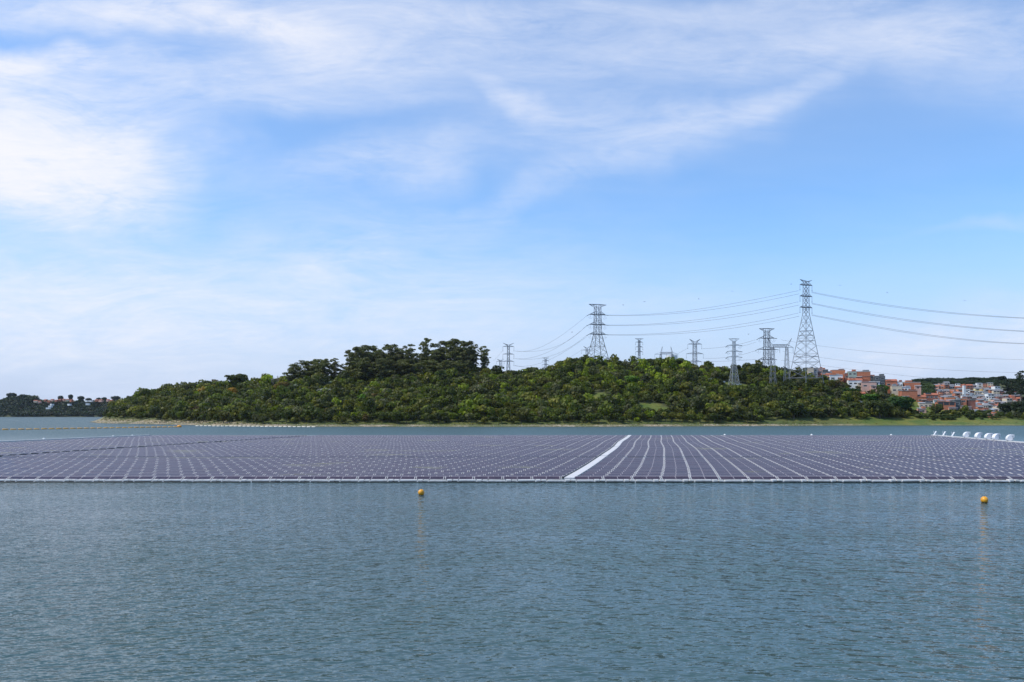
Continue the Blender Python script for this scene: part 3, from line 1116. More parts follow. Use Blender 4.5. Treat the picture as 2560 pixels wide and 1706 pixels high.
# ---- the closed cover of trees and scrub between them: nobody could count it ------------------
tmpl = []
for i in range(12):
    rg = np.random.default_rng(300 + i)
    cl = round_clumps(rg, 1.0, 1.7, 7)
    V, T = leaves(cl, 15.0, 0.155, rg)
    tmpl.append((V, T))
VV, TT = [], []
seen = 0
gridstep = 4.9
ind = np.array([(a, b, c) for a, b, c in individual])
for yy in np.arange(592, 905, gridstep):
    for xx in np.arange(-455, 470, gridstep):
        x = xx + rng.uniform(-2.4, 2.4)
        y = yy + rng.uniform(-2.4, 2.4)
        ys_ = float(np.interp(x, SHX, SHY))
        yc_ = float(np.interp(x, CX, CY))
        mind = 24 if x < 200 else 27
        if x < -330:
            mind = 30
        if x > 330:
            mind = 36
        if y < ys_ + mind or y > yc_ + (45 if x < -150 else 14):
            continue
        if x > 395 and y > 700:
            continue
        if in_clearing(x, y) or near_house(x, y):
            continue
        if np.any((ind[:, 0] - x) ** 2 + (ind[:, 1] - y) ** 2 < (ind[:, 2] * 0.75) ** 2):
            continue
        px = 1280 + x * F / y
        if px > 2290 and y > 690:
            continue
        z = hz(x, y)
        py = HOR - (z + 5 - HC) * F / y
        R = rng.uniform(2.2, 5.6) * (0.9 if py < 990 else 1.0)
        if rng.uniform() < 0.15:
            R *= 1.5
        if x > 330:
            R *= 0.7
        Hh = R * rng.uniform(0.80, 1.30)
        V, T = tmpl[rng.integers(12)]
        a = rng.uniform(0, 6.28)
        ca, sa = math.cos(a), math.sin(a)
        W = np.stack([(V[:, 0] * ca - V[:, 1] * sa) * R + x, (V[:, 0] * sa + V[:, 1] * ca) * R + y, V[:, 2] * Hh + z - 0.8], 1)
        VV.append(W)
        TT.append(T * pick(px, py, rng))
        seen += 1
print('scrub trees', seen)
tag(leaf_object('hillside_woodland', np.concatenate(VV), np.concatenate(TT)), kind='stuff')

# low scrub and grass tufts along the bank
VV, TT = [], []
for k in range(1500):
    x = rng.uniform(-440, 520)
    ys_ = float(np.interp(x, SHX, SHY))
    right = x > 250
    d = rng.uniform(8, 20) if not right else rng.uniform(6, 66)
    if right and rng.uniform() < 0.55:
        continue
    y = ys_ + d + (8 if x < -330 else 0)
    R = rng.uniform(0.3, 0.9) if not right else rng.uniform(0.3, 0.8) * (1.8 if d > 48 else 1)
    V, T = tmpl[rng.integers(12)]
    V = V[:200]
    T = T[:50]
    W = V * np.array([R * 1.6, R * 1.2, R * 0.7]) + np.array([x, y, hz(x, y) - 0.1])
    VV.append(W)
    TT.append(T * np.array(random.choice([(0.09, 0.11, 0.02), (0.13, 0.15, 0.03), (0.06, 0.075, 0.02), (0.12, 0.09, 0.03)])))
for k in range(1100):
    x = rng.uniform(225, 580)
    y = float(np.interp(x, SHX, SHY)) + rng.uniform(36, 92)
    if near_house(x, y):
        continue
    R = rng.uniform(0.7, 1.7)
    V, T = tmpl[rng.integers(12)]
    W = V * np.array([R * 1.4, R * 1.2, R]) + np.array([x, y, hz(x, y) - 0.3])
    VV.append(W)
    TT.append(T * np.array(random.choice([(0.11, 0.14, 0.025), (0.08, 0.11, 0.02), (0.055, 0.075, 0.02), (0.15, 0.16, 0.04)])))
tag(leaf_object('bank_scrub', np.concatenate(VV), np.concatenate(TT)), kind='stuff')

# stones on the bank
mb = MB()
for k in range(1500):
    x = random.uniform(-452, 230)
    ys_ = float(np.interp(x, SHX, SHY))
    y = ys_ + random.uniform(0.3, 11 + (8 if x < -180 else 0))
    z = hz(x, y)
    s = random.uniform(0.15, 0.5) * (1.2 if x < -150 else 0.8)
    c = []
    for zz in (-0.3, 0.5):
        for a in (0, 1, 2, 3):
            t = a * PI / 2 + random.uniform(-0.4, 0.4)
            c.append((x + math.cos(t) * s * random.uniform(0.7, 1.4), y + math.sin(t) * s, z + zz * s * random.uniform(0.7, 1.3)))
    mb.hexa(c)
M['stone'] = worn('pale_bank_stone', (0.50, 0.44, 0.34), 0.9, scale=0.4, amt=0.8, dirt=(0.28, 0.15, 0.07))
tag(mb.build('bank_stones', M['stone']), kind='stuff')

# far wood on the left shore
VV, TT = [], []
ftm = []
for i in range(6):
    rg = np.random.default_rng(500 + i)
    ftm.append(leaves(round_clumps(rg, 1.0, 1.7, 6), 5.0, 0.26, rg))
for k in range(2600):
    x = rng.uniform(-1750, -880)
    t = rng.uniform(0, 1)
    y = 2052 + 185 * t
    px = 1280 + x * F / y
    if t > 0.55 and 95 < px < 300 and rng.uniform() < 0.5:
        continue
    R = rng.uniform(5, 9.5)
    V, T = ftm[rng.integers(6)]
    z = float(far_height(x, y))
    Hh = R * rng.uniform(0.75, 1.05)
    W = V * np.array([R, R, Hh]) + np.array([x, y, z - 1.5])
    VV.append(W)
    TT.append(T * np.array((0.030, 0.046, 0.024)) * rng.uniform(0.7, 1.35))
tag(leaf_object('far_shore_woodland', np.concatenate(VV), np.concatenate(TT)), kind='stuff')
big = []
for (px, yt, hw, lab) in [(30, 982, 14, 'tallest dark tree crown on the far left wooded headland'),
                          (58, 986, 9, 'second tree crown standing up on the far left headland'),
                          (152, 989, 8, 'dark bushy tree on the far skyline among the red roofs'),
                          (177, 986, 7, 'umbrella-shaped tree on the far skyline among the red roofs'),
                          (203, 990, 10, 'round tree on the far skyline right of the umbrella-shaped tree'),
                          (222, 995, 9, 'low dark tree on the far skyline above white houses'),
                          (247, 994, 7, 'small round tree on the far skyline left of two red roofs'),
                          (261, 993, 8, 'small round tree on the far skyline right of its twin'),
                          (290, 990, 14, 'broad dark tree on the far skyline nearest the hill point')]:
    Y = 2240
    X = (px - 1280) * Y / F
    z0 = float(far_height(X, Y)) - 2
    zt = HC + (HOR - yt) * Y / F
    k = 2
    o = copy_tree(protos[k])
    s = hw * Y / F / 5.0
    sz = min((zt - z0) / 8.7, 2.2 * s)
    o.location = (X, Y, zt - sz * 8.7)
    o.scale = (s, s, sz)
    setcol(o, (0.032, 0.046, 0.026))
    tag(o, lab, 'tree', 'single trees on the far skyline')

# closed wood on the ridge behind the town
VV, TT = [], []
for k in range(1500):
    y = rng.uniform(1205, 1330)
    px = rng.uniform(2280, 2760)
    x = (px - 1280) * y / F
    V, T = ftm[rng.integers(6)]
    R = rng.uniform(2.2, 3.6)
    W = V * np.array([R, R, R * 0.95]) + np.array([x, y, hz(x, y) - 1.0])
    VV.append(W)
    TT.append(T * np.array((0.036, 0.056, 0.026)) * rng.uniform(0.7, 1.4))
for k in range(150):
    y = rng.uniform(780, 1200)
    px = rng.uniform(2290, 2334)
    x = (px - 1280) * y / F
    V, T = ftm[rng.integers(6)]
    R = rng.uniform(2.5, 4.5)
    W = V * np.array([R, R, R * 0.95]) + np.array([x, y, hz(x, y) - 1.0])
    VV.append(W)
    TT.append(T * np.array((0.06, 0.085, 0.024)) * rng.uniform(0.7, 1.4))
tag(leaf_object('ridge_woodland', np.concatenate(VV), np.concatenate(TT)), kind='stuff')
# ridge behind the town on the right
k = 0
RIDGE = []
for px in range(2296, 2640, 11):
    yt = float(np.interp(px, [2296, 2310, 2350, 2365, 2385, 2405, 2430, 2460, 2478, 2505, 2515, 2530, 2548, 2600, 2720],
                         [966, 964, 955, 951, 951, 959, 957, 952, 942, 938, 956, 945, 953, 948, 948]))
    RIDGE.append((px + random.uniform(-4, 4), yt + random.uniform(-3, 7), random.uniform(7, 17)))
for (px, yt, hw) in RIDGE:
    Y = random.uniform(1215, 1290)
    X = (px - 1280) * Y / F
    z0 = hz(X, Y) - 1
    zt = HC + (HOR - yt) * Y / F
    kk = random.choice([0, 1, 2, 4])
    R0, H0 = [(4.2, 8.0), (3.6, 7.0), (5.0, 9.0), (3.0, 7.5), (4.4, 6.2)][kk]
    s = hw * Y / F / R0
    sz = max(0.8, (zt - z0) / H0)
    o = copy_tree(protos[kk])
    o.location = (X, Y, z0)
    o.scale = (s, s, sz)
    o.rotation_euler = (0, 0, random.uniform(0, 6))
    setcol(o, np.array((0.034, 0.052, 0.026)) * random.uniform(0.8, 1.3))
    part = 'left' if px < 2400 else ('middle' if px < 2480 else 'right')
    tag(o, 'dark green tree on the %s part of the ridge behind the town' % part, 'tree', 'trees on the ridge behind the town')
# nearer trees on the right edge, between the town and the frame
for (px, yt, yb, hw, k, lab) in [
        (2552, 928, 1040, 16, 3, 'tall open-crowned tree cut by the right edge of the picture'),
        (2530, 952, 1030, 20, 0, 'broad dark tree left of the tall tree at the right edge'),
        (2583, 955, 1045, 24, 0, 'big tree just outside the right edge of the town'),
        (2545, 1002, 1045, 20, 2, 'dense dark tree at the right foot of the town'),
        (2512, 1006, 1042, 20, 2, 'dense dark tree right of the sheds at the foot of the town'),
        (2560, 1015, 1050, 18, 2, 'low dark tree above the grass at the right edge')]:
    g = ray_ground(px, yb)
    Y = {2552: 900, 2530: 960, 2583: 900}.get(px, g[1] if g else 800)
    X = (px - 1280) * Y / F
    z0 = hz(X, Y) - 1
    zt = HC + (HOR - yt) * Y / F
    o = copy_tree(gums[k]) if yb - yt > 60 else copy_tree(protos[2])
    if yb - yt > 60:
        s = hw * Y / F / GUMR[k]
        o.scale = (s, s, (zt - z0) / GUMH[k])
    else:
        s = hw * Y / F / 5.0
        o.scale = (s, s, (zt - z0) / 8.7)
    o.location = (X, Y, z0)
    setcol(o, (0.034, 0.050, 0.022))
    tag(o, lab, 'tree')
for i in range(26):
    px = random.uniform(2484, 2640)
    py = random.uniform(1012, 1052)
    g = ray_ground(px, py)
    if not g:
        continue
    o = copy_tree(protos[random.randrange(6)])
    s = random.uniform(0.6, 1.0)
    o.location = (g[0], g[1], hz(*g) - 0.5)
    o.scale = (s, s, s)
    setcol(o, pick(2500, 1040, rng) * 0.9)
    tag(o, 'small green tree right of the town above the grassy shore', 'tree', 'small trees right of the town')
for i in range(100):
    px = random.uniform(2286, 2510)
    g = ray_ground(px, random.uniform(1038, 1052))
    if not g:
        continue
    o = copy_tree(protos[random.choice([4, 5, 1])])
    o.name = 'broadleaf_shrub'
    s = random.uniform(0.35, 0.62)
    o.location = (g[0], g[1], hz(*g) - 0.3)
    o.scale = (s * 1.3, s * 1.3, s)
    setcol(o, np.array(random.choice([(0.085, 0.11, 0.03), (0.06, 0.085, 0.02), (0.12, 0.14, 0.04), DK])))
    tag(o, 'green shrub on the grassy bank at the foot of the town', 'shrub', 'shrubs at the foot of the town')

# ------------------------------------------------------------------ houses
ROOFM = {'tile': 'tile', 'tin': 'tin', 'fibre': 'fibre', 'slab': 'slab', 'flat': 'slab'}


def build_house(loc, wdt, dep, hgt, wall, roof, storeys, nwin, extra='', rz=0.0, side=None, found=6.0, simple=False):
    root = empty('house', loc, rz)
    mb = MB()
    mb.box(-wdt / 2, wdt / 2, 0, dep, -found, hgt, 0)
    if side:  # right wall face in its painted-shade material
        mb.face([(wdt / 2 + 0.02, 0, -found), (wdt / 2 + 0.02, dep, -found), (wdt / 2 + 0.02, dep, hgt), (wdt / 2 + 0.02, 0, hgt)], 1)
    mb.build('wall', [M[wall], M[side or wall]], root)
    rb = MB()
    e = 0.35
    if roof == 'flat':
        rb.box(-wdt / 2 - 0.08, wdt / 2 + 0.08, -0.08, dep + 0.08, hgt, hgt + 0.18)
        for (a, b, c, d) in ((-wdt / 2 - .06, wdt / 2 + .06, -0.06, 0.12), (-wdt / 2 - .06, wdt / 2 + .06, dep - 0.12, dep + .06),
                             (-wdt / 2 - .06, -wdt / 2 + 0.12, 0.12, dep - 0.12), (wdt / 2 - 0.12, wdt / 2 + .06, 0.12, dep - 0.12)):
            rb.box(a, b, c, d, hgt + 0.18, hgt + 0.55)
    elif roof == 'slab':
        rb.box(-wdt / 2 - e, wdt / 2 + e, -e, dep + e, hgt, hgt + 0.22)
    elif roof == 'tin':
        rb.hexa([(-wdt / 2 - e, -e, hgt), (wdt / 2 + e, -e, hgt), (wdt / 2 + e, dep + e, hgt + 0.7), (-wdt / 2 - e, dep + e, hgt + 0.7),
                 (-wdt / 2 - e, -e, hgt + 0.1), (wdt / 2 + e, -e, hgt + 0.1), (wdt / 2 + e, dep + e, hgt + 0.8), (-wdt / 2 - e, dep + e, hgt + 0.8)])
    else:
        rise = min(1.8, dep * 0.22)
        m = dep / 2
        for s0, s1 in ((-e, m), (m, dep + e)):
            z0, z1 = (hgt - 0.1, hgt + rise) if s0 < 0 else (hgt + rise, hgt - 0.1)
            rb.hexa([(-wdt / 2 - e, s0, z0), (wdt / 2 + e, s0, z0), (wdt / 2 + e, s1, z1), (-wdt / 2 - e, s1, z1),
                     (-wdt / 2 - e, s0, z0 + 0.15), (wdt / 2 + e, s0, z0 + 0.15), (wdt / 2 + e, s1, z1 + 0.15), (-wdt / 2 - e, s1, z1 + 0.15)])
        for sx in (-1, 1):
            rb.face([(sx * wdt / 2, 0, hgt), (sx * wdt / 2, dep, hgt), (sx * wdt / 2, m, hgt + rise)])
    rb.build('roof', M[ROOFM[roof]], root)
    if nwin:
        fh = hgt / storeys
        for sI in range(storeys):
            if extra == 'balcony' and sI == storeys - 1:
                bw = wdt * 0.92 / 3
                for q in range(3):
                    x = -wdt * 0.46 + bw * (q + 0.5)
                    wb = MB()
                    wb.box(x - bw * 0.44, x + bw * 0.44, -0.06, 0.03, fh * sI + fh * 0.42, fh * sI + fh * 0.95)
                    wb.build('balcony_opening', M['pane'], root)
                continue
            for q in range(nwin):
                x = -wdt / 2 + wdt * (q + 0.5) / nwin
                ww = min(1.5, wdt / nwin * 0.30)
                z0 = fh * sI + fh * 0.36
                z1 = z0 + min(1.3, fh * 0.40)
                wb = MB()
                fr = 0.09
                wb.box(x - ww - fr, x + ww + fr, -0.05, 0.02, z0 - fr, z0)
                wb.box(x - ww - fr, x + ww + fr, -0.05, 0.02, z1, z1 + fr)
                wb.box(x - ww - fr, x - ww, -0.05, 0.02, z0, z1)
                wb.box(x + ww, x + ww + fr, -0.05, 0.02, z0, z1)
                wo_ = wb.build('window', M['white'] if not simple else M['slab'], root)
                pb = MB()
                pb.box(x - ww, x + ww, -0.03, 0.015, z0, z1)
                pb.build('pane', M['pane'], wo_)
    if not simple and wdt > 4:
        rr = random.Random(int(abs(loc[0]) * 10))
        aw = wdt * rr.uniform(0.3, 0.5)
        ax = rr.choice((-1, 1)) * (wdt - aw) / 2
        ah = hgt * rr.uniform(0.38, 0.55)
        ab = MB()
        ab.box(ax - aw / 2, ax + aw / 2, -1.9, -0.06, -found, ah)
        an = ab.build('annex', M[rr.choice(['brick_dark', 'cream', 'brick', 'grey', 'white', 'pink'])], root)
        ab = MB()
        ab.hexa([(ax - aw / 2 - .3, -2.5, ah), (ax + aw / 2 + .3, -2.5, ah), (ax + aw / 2 + .3, -0.07, ah + .5), (ax - aw / 2 - .3, -0.07, ah + .5),
                 (ax - aw / 2 - .3, -2.5, ah + .1), (ax + aw / 2 + .3, -2.5, ah + .1), (ax + aw / 2 + .3, -0.07, ah + .6), (ax - aw / 2 - .3, -0.07, ah + .6)])
        ab.build('lean_to_roof', M[rr.choice(['tin', 'fibre', 'tile'])], an)
        ab = MB()
        ab.box(ax - 0.6, ax + 0.6, -1.96, -1.89, ah * 0.25, ah * 0.75)
        ab.build('opening', M['pane'], an)
        bx_ = -ax / abs(ax) * wdt * 0.22 if ax else 0
        ab = MB()
        bw = wdt * 0.2
        ab.box(bx_ - bw, bx_ + bw, 0.6, dep * 0.7, hgt + 0.2, hgt + rr.uniform(1.2, 2.2))
        ab.build('roof_room', M[rr.choice(['brick', 'brick_dark', 'slate', 'brick', 'grey'])], root)
    if extra == 'tank':
        tb = MB()
        tx, ty = wdt * 0.15, dep * 0.4
        tb.tube([(tx, ty, hgt + 0.2), (tx, ty, hgt + 1.0), (tx, ty, hgt + 1.35)], [0.75, 0.85, 0.5], n=10)
        tb.build('water_tank', M['tank'], root)
    return root


SHADED_SIDES = {'brick': 'grey', 'brick_orange': 'brick_dark', 'white': None, 'brick_dark': 'grey'}  # darker material for right-hand walls: side shade put into the colour
for h, Yh in zip(HOUSES, HPOS):
    xl, xr, yt, yb, wall, roof, st, nw, extra, lab = h
    wd = (xr - xl) * Yh / F
    hg = (yb - yt) * Yh / F
    p = at((xl + xr) / 2, yb, Yh)
    o = build_house(p, wd, random.uniform(6, 8), hg, wall, roof, st, nw, extra, -0.22, SHADED_SIDES.get(wall), 9.0)
    o.name = 'house'
    tag(o, lab, 'house', 'houses on the slope by the lake')

# the packed town: terraces of small houses climbing the far slope
random.seed(21)
cols_ = ['white', 'white', 'cream', 'grey', 'pink', 'brick', 'brick_dark', 'brick', 'yellowish', 'white', 'brick_dark', 'brick', 'brick_orange', 'cream']
names_ = {'white': 'white', 'cream': 'cream', 'grey': 'grey', 'pink': 'pink', 'brick': 'brick', 'brick_dark': 'dull red brick',
          'lilac': 'lilac', 'yellowish': 'yellow', 'brick_orange': 'orange brick'}
ORD = ['first', 'second', 'third', 'fourth', 'fifth', 'sixth', 'seventh', 'eighth', 'ninth', 'tenth', 'eleventh', 'twelfth',
       'thirteenth', 'fourteenth', 'fifteenth', 'sixteenth', 'seventeenth', 'eighteenth', 'nineteenth', 'twentieth']
ROWS = ['lowest', 'second lowest', 'third lowest', 'fourth', 'fifth', 'fourth highest', 'third highest', 'second highest', 'highest']
RDEP = [764, 788, 814, 842, 872, 904, 938, 974, 1012, 1052, 1094, 1136, 1178]
for r, Yr in enumerate(RDEP):
    pxa = 2440 if r == 0 else (2400 if r == 1 else 2336)
    pxe = [2500, 2505, 2512, 2540, 2550, 2548, 2546, 2540, 2535, 2530, 2520, 2500, 2480][r]
    px = pxa + random.uniform(-6, 6)
    i = 0
    while px < pxe:
        wpx = random.uniform(8, 15)
        Y = Yr + random.uniform(-9, 9)
        X = (px + wpx / 2 - 1280) * Y / F
        st = random.choice([1, 1, 2])
        hg = st * 2.7 + random.uniform(0, 0.6)
        wl = random.choice(cols_)
        rf = random.choice(['tile', 'tin', 'fibre', 'fibre', 'flat', 'slab', 'tin'])
        o = build_house((X, Y, hz(X, Y)), wpx * Y / F, random.uniform(6, 9), hg, wl, rf, st, random.choice([1, 2, 2]),
                        'tank' if random.random() < 0.15 else '', random.uniform(-0.6, 0.15), None, 5.0, True)
        lab = '%s house, %s roof, %s from left in %s town row up' % (
            names_[wl], {'tile': 'clay tiled', 'tin': 'pale tin', 'fibre': 'dark grey', 'flat': 'flat', 'slab': 'concrete slab'}[rf],
            ORD[min(i, 19)], ORD[r])
        tag(o, lab, 'house', 'houses packed on the town slope')
        px += wpx + random.uniform(0.2, 2.5)
        i += 1
# church-like white tower in the upper town
p = at(2410, 985, 1010)
t_ = empty('bell_tower', (p.x, p.y, hz(p.x, p.y)))
mb = MB()
mb.box(-1.3, 1.3, -1.3, 1.3, -3, 14.0)
mb.build('shaft', M['white'], t_)
mb = MB()
mb.hexa([(-1.5, -1.5, 14.0), (1.5, -1.5, 14.0), (1.5, 1.5, 14.0), (-1.5, 1.5, 14.0),
         (-0.1, -0.1, 16.2), (0.1, -0.1, 16.2), (0.1, 0.1, 16.2), (-0.1, 0.1, 16.2)])
mb.build('cap', M['tile'], t_)
tag(t_, 'slim white tower rising above the upper roofs of the town', 'tower')
# far houses on the left shore
FH = [(88, 1002, 'cream'), (98, 1004, 'pink'), (112, 1000, 'brick_dark'), (121, 1004, 'brick_dark'), (129, 999, 'pink'),
      (127, 1010, 'white'), (124, 1015, 'white'), (119, 1019, 'white'), (139, 1001, 'brick_dark'), (148, 1000, 'brick_dark'), (157, 999, 'pink'),
      (168, 999, 'cream'), (176, 1001, 'brick'), (171, 1010, 'white'), (215, 1001, 'white'), (226, 1001, 'white'),
      (218, 1009, 'white'), (240, 1000, 'brick'), (250, 1001, 'pink'), (268, 1000, 'pink'), (277, 1001, 'brick')]
for i, (px, py, wl) in enumerate(FH):
    Y = 2170 - (py - 1000) * 5
    p = at(px, py + 3, Y)
    o = build_house(p, random.uniform(6, 10), 7, random.uniform(2.6, 3.6), wl, 'tile' if wl != 'white' else 'flat', 1, 0, '', random.uniform(-0.5, 0.1), None, 1.5, True)
    tag(o, 'tiny far %s house, %s from left on the far left shore' % (names_[wl], (ORD + ['twenty-first'])[i]), 'house',
        'far houses on the left shore')

# white walls and huts in the wood
for (a, b, h_, lab) in [((2148, 1004), (2173, 1011), 2.2, 'white sloping garden wall among the trees, upper length'),
                        ((2176, 1011), (2198, 1019), 2.2, 'white sloping garden wall among the trees, lower length'),
                        ((2046, 990), (2078, 1004), 1.6, 'long pale retaining wall running down the slope under the ridge'),
                        ((2074, 985), (2112, 990), 1.6, 'pale wall beside the red tiled hut')]:
    g1, g2 = ray_ground(*a), ray_ground(*b)
    if not g1 or not g2:
        continue
    Ya = (g1[1] + g2[1]) / 2 - 6
    p1, p2 = at(a[0], a[1], Ya), at(b[0], b[1], Ya)
    mb = MB()
    d = Vector((0, 0.25, 0))
    up = Vector((0, 0, h_))
    dn = Vector((0, 0, -6))
    mb.hexa([p1 - d + dn, p2 - d + dn, p2 + d + dn, p1 + d + dn, p1 - d + up * 0.5, p2 - d + up * 0.5, p2 + d + up * 0.5, p1 + d + up * 0.5])
    tag(mb.build('garden_wall', M['white'] if h_ > 2 else M['slab']), lab, 'wall')
for (px, py, wpx, hpx, lab) in [(1776, 948, 12, 5, 'small white hut on the slope left of the footed pylon'),
                                (1807, 955, 12, 4, 'small white hut roof just left of the footed pylon'),
                                (1768, 936, 5, 6, 'tiny white block among bushes high on the slope'),
                                (1846, 963, 17, 3, 'white flat-roofed open shelter right of the footed pylon'),
                                (1764, 961, 5, 5, 'tiny white block low on the slope left of the footed pylon'),
                                (1897, 976, 6, 4, 'tiny white hut under the lattice pylons'),
                                (1985, 952, 8, 4, 'tiny pale hut under the tallest pylon')]:
    g = ray_ground(px, py + hpx)
    if not g:
        continue
    Y = g[1] - 5
    s = Y / F
    p = at(px, py + hpx, Y)
    o = build_house(p + Vector((0, 0, 0.5)), wpx * s, 4, max(1.6, hpx * s), 'white', 'slab', 1, 0, '', 0, None, 5, True)
    o.name = 'hut'
    tag(o, lab, 'hut')
# white round water tank behind the brow
p = at(1679, 902, 1150)
mb = MB()
g0 = hz(p.x, p.y)
top = at(1679, 888, 1150).z
tb = empty('storage_tank', (p.x, p.y, g0))
mb.tube([(0, 0, -1), (0, 0, top - g0 - 0.8)], [8, 8], n=28)
mb.build('shell', M['white'], tb, smooth=False)
mb = MB()
mb.tube([(0, 0, top - g0 - 0.8), (0, 0, top - g0 - 0.5), (0, 0, top - g0)], [8.2, 8.0, 2.0], n=28)
mb.build('lid', M['white'], tb)
tag(tb, 'large round white storage tank showing behind the brow', 'tank')

# ------------------------------------------------------------------ pylons
def lattice(mb, c0, h0, c1, h1, rmain, rbr, n):
    """four-legged lattice section between heights h0, h1 with half widths c0, c1"""
    cs = ((-1, -1), (1, -1), (1, 1), (-1, 1))
    for a, b in cs:
        mb.beam((a * c0, b * c0, h0), (a * c1, b * c1, h1), rmain)
    for k in range(n):
        # panels shrink upwards where the section tapers
        f0, f1 = k / n, (k + 1) / n
        za, zb = h0 + (h1 - h0) * f0, h0 + (h1 - h0) * f1
        ca, cb = c0 + (c1 - c0) * f0, c0 + (c1 - c0) * f1
        for i in range(4):
            (a, b), (a2, b2) = cs[i], cs[(i + 1) % 4]
            mb.beam((a * ca, b * ca, za), (a2 * cb, b2 * cb, zb), rbr)
            mb.beam((a2 * ca, b2 * ca, za), (a * cb, b * cb, zb), rbr)
            if k % 2 == 0 or n < 5:
                mb.beam((a * cb, b * cb, zb), (a2 * cb, b2 * cb, zb), rbr)


def arm_mesh(mb, z, c, L, rise, r, rb):
    """pair of tapering cross arms"""
    for s in (-1, 1):
        tip = Vector((s * L, 0, z))
        for y in (-c, c):
            mb.beam((s * c, y, z), tip, r)
            mb.beam((s * c, y, z + rise), tip, rb * 1.2)
            for f in (0.33, 0.66):
                q = Vector((s * (c + (L - c) * f), y * (1 - f), z))
                q2 = Vector((s * (c + (L - c) * f), y * (1 - f), z + rise * (1 - f)))
                mb.beam(q, q2, rb)
                mb.beam((q.x, q.y, q.z), (q.x, -q.y, q.z), rb)
    mb.beam((-c, -c, z), (c, -c, z), r)
    mb.beam((-c, c, z), (c, c, z), r)


def pylon(loc, H, base, waist, body, arms, top, rz, label, mat='steel', ins='hang', inslen=4.0, rm=0.26, rb=0.13, seg=7, rings=(), group=None, foot=5.0, armr=None):
    root = empty('transmission_pylon', loc, rz)
    mb = MB()
    lattice(mb, base, 0, body, waist, rm, rb, seg)
    cs = ((-1, -1), (1, -1), (1, 1), (-1, 1))
    for a, b in cs:
        mb.beam((a * base * 1.04, b * base * 1.04, -foot), (a * base, b * base, 0), rm)
    nb = max(4, int((H - waist) / (body * 2)))
    lattice(mb, body, waist, body * 0.85, H, rm * 0.85, rb, nb)
    for zr in rings:
        c = base + (body - base) * zr / waist
        for i in range(4):
            (a, b), (a2, b2) = cs[i], cs[(i + 1) % 4]
            mb.beam((a * c, b * c, zr), (a2 * c, b2 * c, zr), rm * 0.9)
    mb.build('mast', M[mat], root)
    for z, L in arms:
        am = MB()
        arm_mesh(am, z, body * 0.95, L, body * 0.9, armr or rm * 0.9, rb)
        ao = am.build('crossarm', M[mat], root)
        im = MB()
        for s in (-1, 1):
            if ins == 'hang':
                im.beam((s * L, 0, z), (s * L, 0, z - inslen), 0.14, n=5)
                im.beam((s * L, 0, z - inslen), (s * L, 0, z - inslen - 0.5), 0.42, n=5)
            else:
                im.beam((s * L, 0, z), (s * (L + inslen * 0.75), 0.0, z - (1.8 if s < 0 else 0.3)), 0.3, n=5)
                im.beam((s * L * 0.93, 0, z), (s * L * 0.93, 0, z - inslen * 0.8), 0.12, n=4)
                pts = [(s * (L * (0.62 + 0.55 * q)), 0, z - inslen * (0.55 + 0.5 * math.sin(q * PI))) for q in np.linspace(0, 1, 6)]
                im.tube(pts, 0.07, n=4)
        im.build('insulators', M['glassins'], ao)
    tm = MB()
    c = body * 0.85
    if top[0] == 'bar':
        L, hh = top[1], top[2]
        for s in (-1, 1):
            for y in (-c, c):
                tm.beam((s * c, y, H), (s * L, 0, H + hh), rm * 0.7)
                tm.beam((0, y, H + hh), (s * L, 0, H + hh), rm * 0.9)
                tm.beam((s * c, y, H), (s * c, y, H + hh), rb)
                tm.beam((s * c, y, H + hh), (s * (c + L) / 2, y / 2, H + hh * 0.5), rb)
    else:
        L, hh = top[1], top[2]
        for s in (-1, 1):
            for y in (-c, c):
                tm.beam((s * c, y, H), (s * L, 0, H + hh), rm * 0.8)
                tm.beam((0, y, H + hh * 0.12), (s * L, 0, H + hh), rm * 0.7)
                tm.beam((s * (c + L) / 2, y / 2, H + hh / 2), (s * c * 0.6, y, H + hh * 0.3), rb)
    tm.build('peak_arms', M[mat], root)
    tag(root, label, 'pylon', group)
    return root


def gz(px, Y):
    x = (px - 1280) * Y / F
    return x, hz(x, Y)


GP = 'pylons on and behind the hill'


def add_pylon(px, ytop, Y, wbody, wbase, ywaist, arm_rows, toptype, toph, rz, label, ybase=None, **kw):
    """sizes in picture pixels at distance Y, turned into metres"""
    s = Y / F
    x, z = gz(px, Y)
    if ybase:
        z = HC + (HOR - ybase) * s
    zt = HC + (HOR - ytop) * s
    wz = HC + (HOR - ywaist) * s - z
    Hh = zt - z - toph * s
    arms = [(HC + (HOR - yr) * s - z, hw * s) for yr, hw in arm_rows]
    return pylon((x, Y, z), Hh, wbase * s / 2, wz, wbody * s / 2, arms, (toptype[0], toptype[1] * s, toph * s), rz, label, group=GP, **kw)


# strain pylon on the brow
add_pylon(1494, 762, 800, 15, 46, 836, [(787, 22), (812, 22), (836, 22)], ('bar', 24), 6, 0.35,
          'large strain pylon on the brow with three pairs of cross arms and jumper loops', mat='steel_dark', ins='strain', inslen=4.2,
          rm=0.29, rb=0.14, seg=5, armr=0.34, ybase=912)
